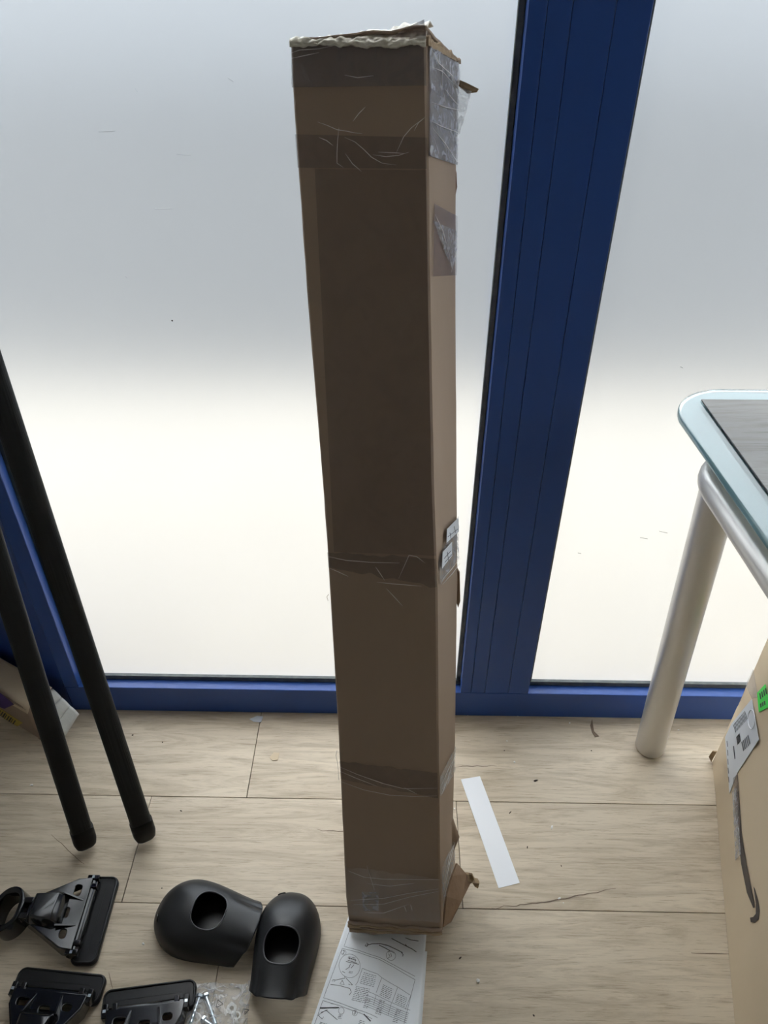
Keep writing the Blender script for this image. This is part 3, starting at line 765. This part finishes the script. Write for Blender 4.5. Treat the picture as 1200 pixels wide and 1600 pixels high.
# ================================================================== FOOT COVERS (black shells with an opening)
def make_cover(nose, end, W, Hc, s0, tw, label):
    nose = np.array(nose); end = np.array(end); ax = end - nose; Lc = np.linalg.norm(ax); ax = ax / Lc
    rz_ = math.atan2(ax[1], ax[0])
    e = tag(empty('foot_cover', (nose[0], nose[1], 0), rz_), label, 'plastic cover', 'black plastic foot covers on the floor')
    def wfun(s):
        q = max(0.0, 1 - (1 - min(1, s / .42)) ** 2) ** .5
        return W * q * lerp(1, .86, sstep(.45, 1, s))
    def hfun(s):
        q = max(0.0, 1 - (1 - min(1, s / .50)) ** 2) ** .5
        return Hc * q * lerp(1, .80, sstep(.5, 1, s))
    def S(s, t, k=1.0):      # s along the shell, t in [-1, 1] round it
        s = min(1, max(0, s)); a = t * PI / 2
        w_, h_ = wfun(s) * k, hfun(s) * k
        sa, ca = math.sin(a), max(0, math.cos(a))
        y = w_ * math.copysign(abs(sa) ** .85, sa); z = h_ * ca ** .75
        g = sstep(.62, .95, s)
        z -= .0055 * g * math.exp(-((abs(t) - .40) / .10) ** 2)
        y *= 1 - .04 * g * math.exp(-((abs(t) - .55) / .15) ** 2)
        x = Lc * s * .93 + .026 * sstep(.45, 1, s) * ca
        return (x, y, z + .0015)
    # outline of the opening in (s, t)
    hl = []
    N = 96
    for k in range(N):
        a = 2 * PI * k / N
        ca, sa = math.cos(a), math.sin(a)
        rs = .128 * math.copysign(abs(ca) ** .8, ca); rt = tw * math.copysign(abs(sa) ** .8, sa)
        if ca < 0: rt *= 1 - .18 * abs(ca)
        hl.append((s0 + rs, rt))
    mb = MB(); Mr = 26; rings = []
    for j in range(Mr + 1):
        v = (j / Mr) ** 1.15; r = []
        for k in range(N):
            a = 2 * PI * k / N; ca, sa = math.cos(a), math.sin(a)
            kx = ((1 - s0) if ca > 0 else s0) / max(1e-6, abs(ca)); ky = 1 / max(1e-6, abs(sa)); kk = min(kx, ky)
            os_, ot = s0 + ca * kk, sa * kk
            s_, t_ = lerp(hl[k][0], os_, v), lerp(hl[k][1], ot, v)
            r.append(S(max(.0005, s_), t_))
        rings.append(r)
    mb.loft(rings, caps=False)
    sh = mb.build('shell', M['black'], e, smooth=True)
    md = sh.modifiers.new('thickness', 'SOLIDIFY'); md.thickness = .0026; md.offset = -1
    MB().tube([Vector(S(*q)) for q in hl], .0013, 6, close=True).build('opening_rim', M['rim'], e, smooth=True)
    wp = [S(.22, -.80, .93), S(.22, .80, .93), S(.88, .80, .93), S(.88, -.80, .93)]
    MB().prism([(p[0], p[1]) for p in wp], .012, .014).build('hollow_shade_plate', M['black_pad'], e)  # black plate added to stand in for the shade inside the hollow
    # screw recess on the nose
    c = Vector(S(.10, -.35)); n = (c - Vector((Lc * .4, 0, Hc * .3))).normalized()
    u = n.orthogonal().normalized(); w2 = n.cross(u)
    MB().tube([c + (u * math.cos(2 * PI * k / 20) * .006 + w2 * math.sin(2 * PI * k / 20) * .006) for k in range(20)], .0011, 6, close=True).build('screw_recess', M['black_gloss'], e, smooth=True)
    return e
make_cover((-.387, .606), (-.222, .567), .060, .064,   .600, .30, 'black plastic foot cover left of the other one, open end pointing right')
make_cover((-.157, .636), (-.170, .474), .052, .066, .640, .34, 'black plastic foot cover beside the leaflet, open end towards the viewer')

# ================================================================== BLACK BRACKETS
def make_bracket(name, loc, rz_, label):
    e = tag(empty(name, loc, rz_), label, 'bracket', 'black plastic brackets on the floor')
    # rubber pad with raised rim
    pad = plate([rrect(-.022, .022, -.071, .071, .012)], .010, .003).xf(Matrix.Translation((0, 0, .006))).build('pad', M['black_pad'], e, smooth=True, angle=45)
    rimp = [Vector((x, y, .0115)) for x, y in rrect(-.0195, .0195, -.0685, .0685, .010, 8)]
    MB().tube(rimp, .0018, 6, close=True).build('pad_rim', M['black_pad'], pad, smooth=True)
    MB().box(.004, .0045, -.05, .05, .0108, .0116).build('mould_line', M['black_pad'], pad)
    # hinge bar with clips
    hb = MB().tube([(-.016, -.064, .020), (-.016, .064, .020)], .0085, 16).build('hinge_bar', M['black_gloss'], e, smooth=True, angle=40)
    for y in (-.060, -.046, .046, .060):
        MB().box(-.026, -.006, y - .004, y + .004, .016, .0305).build('clip', M['black_gloss'], hb, bevel=.0012)
    for y in (-.0605, .0605):
        MB().box(-.018, -.014, y - .0022, y + .0022, .0306, .0312).build('hinge_pin', M['zinc'], hb)
    # top plate with slots
    out = [(-.016, -.058), (-.016, .058), (-.036, .055), (-.078, .030), (-.104, .016), (-.104, -.016), (-.078, -.032), (-.036, -.056)]
    slot1 = rrect(-.040, -.029, .026, .044, .004); slot2 = rrect(-.046, -.038, -.010, .006, .003); slot3 = rrect(-.042, -.032, -.042, -.028, .004)
    tilt = Matrix.Translation((0, 0, .028)) @ Matrix.Rotation(math.radians(9), 4, 'Y')
    pl = plate([out, slot1, slot2, slot3], .0035, .0012).xf(tilt).build('top_plate', M['black_gloss'], e, smooth=True, angle=40)
    # side flanges
    for sg in (1, -1):
        a = [(-.022, .0565 * sg), (-.038, .054 * sg), (-.080, .029 * sg), (-.104, .0155 * sg)]
        mb = MB(); vv = []
        for x, y in a:
            zt = .028 - x * math.tan(math.radians(9)) ; zb = max(.003, zt - .030)
            vv += [(x, y - .0016 * sg, zb), (x, y + .0016 * sg, zb), (x, y + .0016 * sg, zt), (x, y - .0016 * sg, zt)]
        mb.loft([vv[i * 4:i * 4 + 4] for i in range(4)]).build('flange', M['black_gloss'], e, bevel=.0008)
    # raised channel with slanting cheeks
    def ch(x, yw, z0, z1):
        return [(x, -yw, z0), (x, yw, z0), (x, yw * .72, z1), (x, -yw * .72, z1)]
    MB().loft([ch(-.042, .031, .033, .036), ch(-.056, .031, .036, .056), ch(-.090, .025, .040, .061), ch(-.098, .022, .041, .045)]).build('channel', M['black_gloss'], e, bevel=.002)
    for sg in (1, -1):
        MB().loft([[(-.020, .018 * sg, .031), (-.020, .022 * sg, .031), (-.020, .022 * sg, .033), (-.020, .018 * sg, .033)],
                   [(-.050, .024 * sg, .034), (-.050, .028 * sg, .034), (-.050, .028 * sg, .047), (-.050, .024 * sg, .047)]]).build('rib', M['black_gloss'], e, bevel=.0008)
    # neck lugs and clamp ring
    for y in (-.012, .012):
        MB().box(-.112, -.096, y - .005, y + .005, .036, .050).build('lug', M['black_gloss'], e, bevel=.0015)
    rg_ = plate([ellipse(-.134, 0, .030, .037, 36), [(-.133 + .0195 * math.copysign(abs(math.cos(2 * PI * k / 36)) ** .8, math.cos(2 * PI * k / 36)), .0255 * math.copysign(abs(math.sin(2 * PI * k / 36)) ** .8, math.sin(2 * PI * k / 36))) for k in range(36)]], .036, .003)
    rg_.xf(Matrix.Translation((-.130, 0, .030)) @ Matrix.Rotation(math.radians(-14), 4, 'Y') @ Matrix.Translation((.130, 0, 0))).build('clamp_ring', M['black_gloss'], e, smooth=True, angle=45)
    for y in (-.014, .014):
        MB().box(-.115, -.108, y - .004, y + .004, .030, .046).build('ring_stop', M['black_gloss'], e, bevel=.001)
    return e
b1 = make_bracket('rack_bracket', (-.487, .589, 0), math.radians(1), 'black bracket lying farthest from the viewer, its clamp ring pointing left')
for loc, a, lb in (((-.512, .487, 0), 86, 'black bracket between its two alike neighbours, pad towards the window'),
                   ((-.366, .470, 0), 98, 'black bracket beside the plastic bag of screws'),
                   ((-.672, .437, 0), 90, 'black bracket at the left picture edge, only its pad corner showing')):
    c = copy_tree(b1); c.location = loc; c.rotation_euler = (0, 0, math.radians(a)); c['label'] = lb

# ================================================================== BAG OF SCREWS
bag = tag(empty('plastic_bag', (-.26, .44, 0)), 'clear crumpled plastic bag of screws between bracket and foot cover', 'bag')
def bagsheet(top):
    def g(u, v):
        x = lerp(-.052, .052, u); y = lerp(-.075, .058, v)
        x *= 1 - .10 * v + .03 * nz(v * 4, 2, top)
        e_ = (math.sin(PI * u) * math.sin(PI * min(1, v * 1.0))) ** .5 if 0 < u < 1 and 0 < v < 1 else 0
        z = .0012 + (.013 * e_ * (1 - .45 * v) + .004 * e_ * nz(u * 5, v * 6, 3) + .0035 * abs(nz(u * 11 + v * 4, v * 8, 9)) if top else 0)
        if top and u > .86 and v > .6: z += .016 * (u - .86) / .14 * (v - .6) / .4
        return (x, y + .006 * nz(u * 4, 1, 5), max(.0009, z))
    return g
MB().grid(bagsheet(1), 40, 44).build('front_film', M['bag'], bag, smooth=True)
MB().grid(bagsheet(0), 6, 6).build('back_film', M['bag'], bag, smooth=True)
for q in ([(-.044, .030), (-.030, .040), (-.022, .046)], [(-.034, .052), (-.016, .046), (.004, .053), (.016, .048)], [(.030, .030), (.036, .044), (.042, .056)], [(.020, .020), (.028, .006), (.034, -.012)], [(-.02, .016), (.002, .008), (.012, .012)], [(.040, .010), (.045, .028), (.050, .046)]):
    zz = [.0035 + .0135 * (max(0, math.sin(PI * (x + .052) / .104)) * max(0, math.sin(PI * (y + .075) / .133))) ** .5 * (1 - .45 * (y + .075) / .133) for x, y in q]
    MB().tube([(x, y, z) for (x, y), z in zip(q, zz)], lambda t: .0001 + .0004 * math.sin(PI * min(.98, max(.02, t))), 5).build('crease_glint', M['paper'], bag, smooth=True)  # white threads standing in for glints along the film's wrinkles
# little recycling triangle printed on the film
def tri(cx, cy, r, z, rot):
    p = [(cx + r * math.cos(rot + 2 * PI * k / 3), cy + r * math.sin(rot + 2 * PI * k / 3), z) for k in range(3)]
    mb = MB()
    for k in range(3):
        a, b = np.array(p[k]), np.array(p[(k + 1) % 3]); mb.tube([lerp(a, b, .12), lerp(a, b, .80)], .0005, 4)
        d = (b - a) / np.linalg.norm(b - a); m_ = lerp(a, b, .84); n_ = np.array([-d[1], d[0], 0])
        mb.add([m_ + d * .0022, m_ + n_ * .0014, m_ - n_ * .0014], [(0, 1, 2)])
    mb.tube([(cx - .0012, cy - .001, z), (cx + .0012, cy - .001, z)], .0004, 4); mb.tube([(cx - r * 1.1, cy - .003, z), (cx - r * 1.1, cy + .003, z)], .0004, 4)
    return mb
tri(.004, .024, .0062, .0165, 0).build('recycling_mark', M['ink_dark'], bag)
tri(.046, .016, .0045, .013, .4).build('recycling_mark', M['ink_dark'], bag)
def screw(p, q, r, label, white=False):
    p, q = Vector(p), Vector(q); d = (q - p).normalized(); L_ = (q - p).length
    e = tag(empty('bolt', tuple(p)), label, 'bolt', 'zinc bolts in the plastic bag')
    n = 60; R = lambda t: r * (1 + .10 * math.sin(t * L_ / .0012 * 2 * PI)) if t > .25 else r * .95
    MB().tube([d * (L_ * k / n) for k in range(n + 1)], R, 10).build('shank', M['zinc'], e, smooth=True)
    u = d.orthogonal().normalized(); w2 = d.cross(u)
    MB().loft([[d * z + (u * math.cos(PI / 3 * k) + w2 * math.sin(PI / 3 * k)) * rr for k in range(6)] for z, rr in ((-.0042, r * 1.7), (-.0036, r * 1.95), (-.0006, r * 1.95), (0, r * 1.8))]).build('hex_head', M['zinc'], e)
    return e
screw((-.290, .476, .0055), (-.300, .415, .0055), .0030, 'zinc bolt leftmost in the plastic bag')
screw((-.280, .477, .0060), (-.258, .440, .0055), .0030, 'zinc bolt lying slantwise in the plastic bag')
screw((-.276, .445, .0055), (-.240, .425, .0055), .0030, 'zinc bolt nearest the viewer in the plastic bag')
for k, (x, y) in enumerate(((-.238, .462), (-.228, .452))):
    e = tag(empty('washer', (x, y, .004 + k * .002)), ('white plastic washer' if k == 0 else 'white plastic spacer') + ' in the plastic bag near the printed mark', 'washer')
    plate([ellipse(0, 0, .008 - .002 * k, .008 - .002 * k, 20), ellipse(0, 0, .0035, .0035, 14)[::-1]], .002, .0004).build('ring', M['foam'], e, smooth=True, angle=40)

# ================================================================== INSTRUCTION LEAFLET
pc = [fl(545, 1430), fl(664, 1440), fl(656, 1600), fl(486, 1600)]
A0 = fl(540, 1446); B0 = fl(667, 1452); Bx = fl(655, 1600); Ax = fl(487, 1600)
uL = (Ax - A0); uR = (Bx - B0)
leaf = tag(empty('instruction_leaflet', tuple(A0)), 'folded white instruction leaflet with line drawings under the tall box', 'leaflet')
LI = Matrix.Translation(tuple(-A0))
A0e, B0e = A0 - uL * .22, B0 - uR * .22
A1e, B1e = A0 + uL * 1.35, B0 + uR * 1.35
def leafz(u, v):
    z = .0035 + .0035 * math.exp(-((u - .52 - .02 * v) / .10) ** 2) * sstep(.15, .4, v) + .002 * math.sin(u * 5 + v * 4) * sstep(.15, .4, v)
    z += .006 * sstep(.85, 1, u) * sstep(.45, .7, v)
    return max(.002, z)
def LP(u, v, dz=0.0):
    p = lerp(lerp(A0e, B0e, u), lerp(A1e, B1e, u), v)
    return np.array([p[0], p[1], leafz(u, v) + dz])
MB().grid(lambda u, v: LP(u, v), 40, 40).xf(LI).build('top_sheet', M['paper2'], leaf, smooth=True, solid=.0002)
MB().grid(lambda u, v: LP(u * 1.012 + .012, .30 + .7 * v, 0) * np.array([1, 1, 0]) + np.array([0, 0, .0010 + .0008 * math.sin(v * 9)]), 20, 20).xf(LI).build('under_sheet', M['paper2'], leaf, smooth=True, solid=.0002)
# printing, laid out in photo positions on the sheet
def uv_of(px, py):
    p = fl(px, py, .005); best = None
    v = .5; u = .5
    for _ in range(12):
        a, b = lerp(A0e, A1e, v), lerp(B0e, B1e, v)
        d = b - a; u = ((p - a) @ d) / (d @ d)
        c, e = lerp(A0e, B0e, u), lerp(A1e, B1e, u); d2 = e - c; v = ((p - c) @ d2) / (d2 @ d2)
    return u, v
def pl(pts, wd=.00045):
    """thin flat printed line following the sheet"""
    mb = MB(); P = []
    for k in range(len(pts) - 1):
        n = max(1, int(math.hypot(pts[k + 1][0] - pts[k][0], pts[k + 1][1] - pts[k][1]) / 6))
        for s in range(n): P.append((lerp(pts[k][0], pts[k + 1][0], s / n), lerp(pts[k][1], pts[k + 1][1], s / n)))
    P.append(pts[-1]); Q = [LP(*uv_of(*p), .00035) for p in P]
    vs_ = []; fs = []
    for i, q in enumerate(Q):
        a = Q[max(0, i - 1)]; b = Q[min(len(Q) - 1, i + 1)]; d = b - a; n = np.array([-d[1], d[0], 0]); n = n / (np.linalg.norm(n) + 1e-12)
        vs_ += [q + n * wd / 2, q - n * wd / 2]
    for i in range(len(Q) - 1): fs.append((2 * i, 2 * i + 1, 2 * i + 3, 2 * i + 2))
    return mb.add(vs_, fs)
def zp(x, y):   # coordinates read in the enlarged view
    return (460 + x * 260 / 1200, 1430 + y * 170 / 785)
def prnt(name, lists, m, wd):
    mb = MB()
    for q in lists:
        t = pl([zp(*p) for p in q], wd); mb.add(t.v, t.f)
    return mb.xf(LI).build(name, m, leaf, fix=False)
prnt('panel_border', [[(405, 85), (358, 225), (470, 255), (600, 300), (720, 355), (870, 440)], [(345, 240), (470, 270), (600, 315), (720, 372), (870, 465)],
                      [(345, 240), (210, 595), (330, 630), (490, 690), (600, 740)], [(870, 465), (790, 785)], [(205, 615), (330, 650), (480, 705), (560, 750)], [(205, 615), (145, 785)],
                      [(490, 380), (455, 480), (440, 500)], [(490, 380), (600, 425), (630, 450), (745, 515), (840, 580)], [(630, 450), (590, 560)], [(745, 515), (705, 625)], [(840, 580), (800, 680)]], M['ink'], .00055)
prnt('rack_drawing', [[(520, 215), (560, 205), (620, 205), (680, 220), (740, 245), (780, 265)], [(610, 215), (660, 240), (690, 255)], [(700, 165), (740, 185), (800, 215), (850, 240), (880, 262)], [(800, 160), (840, 175), (895, 183)],
                      [(515, 210), (510, 220), (522, 226), (532, 205), (520, 200)], [(770, 260), (785, 280), (780, 292)], [(800, 205), (812, 222)]], M['ink_dark'], .0011)
cir = lambda cx, cy, a, b: [(cx + a * math.cos(2 * PI * k / 28), cy + b * math.sin(2 * PI * k / 28)) for k in range(29)]
prnt('detail_circle', [cir(398, 365, 76, 84), cir(696, 288, 34, 34), cir(355, 270, 18, 18), cir(435, 700, 18, 20), cir(338, 685, 20, 24)], M['ink'], .0005)
prnt('clamp_drawing', [[(675, 265), (700, 258), (720, 270)], [(680, 275), (690, 300), (672, 310)], [(695, 270), (700, 295)], [(390, 310), (445, 325)], [(385, 325), (450, 345)], [(372, 335), (465, 352)], [(400, 305), (395, 320)], [(440, 315), (438, 335)],
                        [(405, 350), (395, 375), (370, 392)], [(430, 355), (410, 380)], [(345, 405), (365, 415)], [(362, 438), (366, 450)], [(365, 452), (290, 470)], [(372, 452), (420, 500)],
                        [(345, 468), (328, 495), (360, 500), (345, 468)], [(260, 500), (320, 505), (400, 525)], [(400, 525), (410, 550), (395, 572)], [(185, 668), (320, 662)], [(230, 680), (170, 720), (200, 745), (210, 730)], [(230, 685), (310, 750)], [(240, 680), (190, 700)]], M['ink_dark'], .0007)
prnt('stay_drawing', [[(183, 668), (322, 662)], [(500, 712), (550, 768)]], M['ink_dark'], .0016)
tx = []
random.seed(3)
def para(x0, y0, w_, n, sl=.33, gap=12, skew=-4):
    for i in range(n):
        x = x0 + skew * i; y = y0 + gap * i; xx = 0
        while xx < w_:
            L_ = random.uniform(8, 22); L_ = min(L_, w_ - xx)
            tx.append([(x + xx, y + sl * xx), (x + xx + L_, y + sl * (xx + L_))]); xx += L_ + 5
para(500, 410, 90, 2, .33); para(488, 435, 100, 5, .33); para(445, 508, 100, 9, .25); para(640, 500, 72, 7, .45); para(745, 565, 70, 6, .5); para(515, 600, 34, 6, .3); para(615, 610, 40, 9, .3); para(735, 680, 34, 8, .3)
para(390, 300, 50, 2, .15, 8); para(395, 405, 26, 2, .1, 8); para(275, 465, 22, 2, .1, 9); para(320, 715, 26, 3, .1, 11); para(185, 768, 60, 2, .3, 9); para(470, 755, 40, 3, .4); para(390, 495, 24, 1, .2)
prnt('text_lines', tx, M['ink'], .00075)
prnt('size_table', [[(530, 548 + 0 * k), (835, 690)] for k in range(1)] + [[(522 - 4 * k, 575 + 15 * k), (826 - 4 * k, 712 + 13 * k)] for k in range(6)] + [[(590, 575), (570, 650)], [(700, 630), (675, 720)]], M['ink'], .0005)
def numeral(ch, px, py, size):
    cu = bpy.data.curves.new('tmp', 'FONT'); cu.body = ch; cu.size = size; cu.align_x = 'CENTER'; cu.align_y = 'CENTER'
    ob = bpy.data.objects.new('tmp', cu); C.objects.link(ob)
    me = bpy.data.meshes.new_from_object(ob.evaluated_get(bpy.context.evaluated_depsgraph_get()))
    p = LP(*uv_of(px, py), .0005)
    o = bpy.data.objects.new('panel_number', me); C.objects.link(o); o.parent = leaf
    o.location = tuple(p - A0); o.rotation_euler = (0, 0, math.radians(-12)); me.materials.append(M['ink_dark'])
    bpy.data.objects.remove(ob)
numeral('2', *zp(355, 270), .0075); numeral('3', *zp(435, 700), .0075)

# ================================================================== WHITE PAPER STRIP
sc_ = [fl(720, 1218), fl(750, 1213), fl(812, 1380), fl(779, 1388)]
def strip(u, v):
    p = lerp(lerp(sc_[0], sc_[1], u), lerp(sc_[3], sc_[2], u), v)
    return (p[0], p[1], .0006 + .0010 * math.sin(PI * v) * (.6 + .4 * u) + .001 * max(0, u - .6) * max(0, v - .8) * 10)
tag(MB().grid(strip, 6, 20).build('paper_strip', M['paper'], solid=.0002), 'plain white paper strip on the floor right of the tall box', 'paper')

# ================================================================== FLOOR CRACK PRINTS AND DEBRIS
def floor_line(pts, wd, name='printed_crack'):
    P = [fl(*p) for p in pts]; vs_ = []; fs = []
    for i, q in enumerate(P):
        a = P[max(0, i - 1)]; b = P[min(len(P) - 1, i + 1)]; d = b - a; n = np.array([-d[1], d[0], 0]); n /= np.linalg.norm(n)
        k = wd * (.25 + .75 * math.sin(PI * (i + .5) / len(P))); vs_ += [q + n * k / 2 + (0, 0, .0003), q - n * k / 2 + (0, 0, .0003)]
    for i in range(len(P) - 1): fs.append((2 * i, 2 * i + 1, 2 * i + 3, 2 * i + 2))
    MB().add(vs_, fs).build(name, M['crack'], floor)
def wob(a, b, n, amp, seed):
    return [(lerp(a[0], b[0], i / n), lerp(a[1], b[1], i / n) + amp * nz(i * .45, seed)) for i in range(n + 1)]
floor_line(wob((768, 1419), (858, 1409), 14, 4, 1) + wob((862, 1408), (962, 1388), 14, 3, 2), .0022)
floor_line(wob((700, 1199), (776, 1196), 10, 3, 3), .0014)
floor_line(wob((80, 1304), (132, 1352), 10, 3, 4), .0012)
floor_line(wob((496, 1296), (560, 1302), 8, 3, 5), .0015)
floor_line(wob((170, 1520), (176, 1545), 8, 3, 6), .0012)
floor_line(wob((1080, 1489), (1142, 1491), 8, 2, 7), .0015)

cr_mesh = []
for k in range(4):
    bm = bmesh.new(); bmesh.ops.create_icosphere(bm, subdivisions=1, radius=1)
    for v in bm.verts: v.co *= 1 + .45 * noise.noise(v.co * 1.7 + Vector((k * 5, 0, 0))); 
    for v in bm.verts: v.co.z *= .6
    me = bpy.data.meshes.new('crumb'); bm.to_mesh(me); bm.free(); cr_mesh.append(me)
def crumb(name, px, py, sx, sy, m, label, cat, group, k, rz_=0):
    me = cr_mesh[k % 4].copy(); me.materials.append(m)
    o = bpy.data.objects.new(name, me); C.objects.link(o); p = fl(px, py)
    sz = min(sx, sy); o.scale = (sx, sy, sz); o.location = (p[0], p[1], sz * .55); o.rotation_euler = (0, 0, rz_)
    tag(o, label, cat, group)
white = [(50, 1227, .004, .002), (224, 1475, .0022, .003), (710, 1264, .0018, .0018), (804, 1191, .0026, .002), (862, 1293, .002, .0052), (874, 1404, .0035, .002), (747, 1533, .003, .0035), (792, 1158, .002, .0015),
         (1060, 1141, .002, .0018), (809, 1119, .0024, .002), (890, 1130, .002, .0018), (731, 1118, .002, .0015), (876, 1115, .0018, .0018), (1040, 1122, .0016, .0016), (770, 1117, .0014, .0014), (880, 1411, .0014, .0012)]
where_w = ['on the floor left of the black bars', 'on the floor between bracket and foot cover', 'on the floor touching the right side of the tall box', 'on the floor beyond the top of the white paper strip',
           'long and thin, on the floor right of the white paper strip', 'on the long crack in the floor, larger of two', 'on the floor nearest the viewer right of the leaflet', 'on the floor halfway between paper strip and blue rail',
           'on the floor right of the table leg', 'at the foot of the blue upright', 'on the floor just left of the table leg near the rail', 'at the rail beside the tall box',
           'at the rail, middle of the right window', 'at the rail behind the table leg', 'at the rail, left half of the blue upright', 'beside the long crack in the floor, smaller of two']
for k, (x, y, a, b) in enumerate(white):
    crumb('foam_crumb', x, y, a, b, M['foam'], 'tiny white foam crumb ' + where_w[k], 'crumb', 'white foam crumbs on the floor', k, k * .7)
dark = [(837, 1220, .0045, .0018), (797, 1270, .004, .001), (824, 1324, .0028, .0012), (877, 1353, .0022, .001), (719, 1497, .0012, .003), (283, 1267, .0026, .0012), (207, 1149, .0022, .0018), (788, 1173, .0016, .0012), (254, 1160, .0016, .0014), (924, 1173, .0012, .0012), (834, 1587, .0020, .0014), (253, 1388, .0012, .0012)]
where_d = ['upper right of the paper strip, largest of all', 'on the floor right of the paper strip, flat and long', 'on the floor right of the paper strip middle', 'on the floor far right of the paper strip', 'on the floor below the torn flap of the tall box',
           'on the floor right of the right black bar', 'on the floor near the rail beside the right black bar', 'on the floor near the rail above the paper strip', 'on the floor in the middle of the far left plank', 'on the floor left of the table leg shadow', 'on the floor at the bottom picture edge', 'on the floor above the left foot cover']
for k, (x, y, a, b) in enumerate(dark):
    crumb('dirt_speck', x, y, a, b, M['dark_bit'], 'tiny dark speck of dirt ' + where_d[k], 'dirt', 'dark specks on the floor', k + 2, .3 + k * .5)
def scrap(px, m, name, label):
    P = [fl(*p) for p in px]; c = sum(P) / len(P)
    o = MB().prism([(p[0] - c[0], p[1] - c[1]) for p in P], .0006, .0014).build(name, m); o.location = (c[0], c[1], 0)
    tag(o, label, 'scrap')
scrap([(390, 1124), (402, 1119), (411, 1120), (408, 1129), (396, 1128)], M['label'], 'paper_scrap', 'small grey paper scrap on the floor near the blue rail')
scrap([(421, 1184), (428, 1176), (437, 1177), (434, 1188), (426, 1189)], M['card_pale'], 'cardboard_scrap', 'small beige cardboard scrap on the floor left of the tall box')
scrap([(922, 1134), (925, 1124), (928, 1143), (936, 1151), (930, 1152), (925, 1145)], M['crack'], 'leaf_scrap', 'small dry brown scrap on the floor left of the table leg')
# insect on the glass
o = MB().tube([(-.1, 0, 0), (.1, 0, 0)], .1, 6).build('glass_speck', M['dark_bit'])
q = on_plane(269, 501, (0, YG - .001, 0), (0, 1, 0)); o.location = tuple(q); o.scale = (.010, .010, .010); o.rotation_euler = (0, .9, 0)
tag(o, 'tiny dark speck stuck on the left frosted pane', 'speck')

for o in C.objects:
    if o.parent and o.name.split('.')[0] in ('text_lines', 'clamp_drawing', 'label_text', 'label_print', 'sticker_print', 'rack_drawing', 'panel_border', 'size_table', 'barcode', 'detail_circle', 'stay_drawing'):
        o['kind'] = 'stuff'
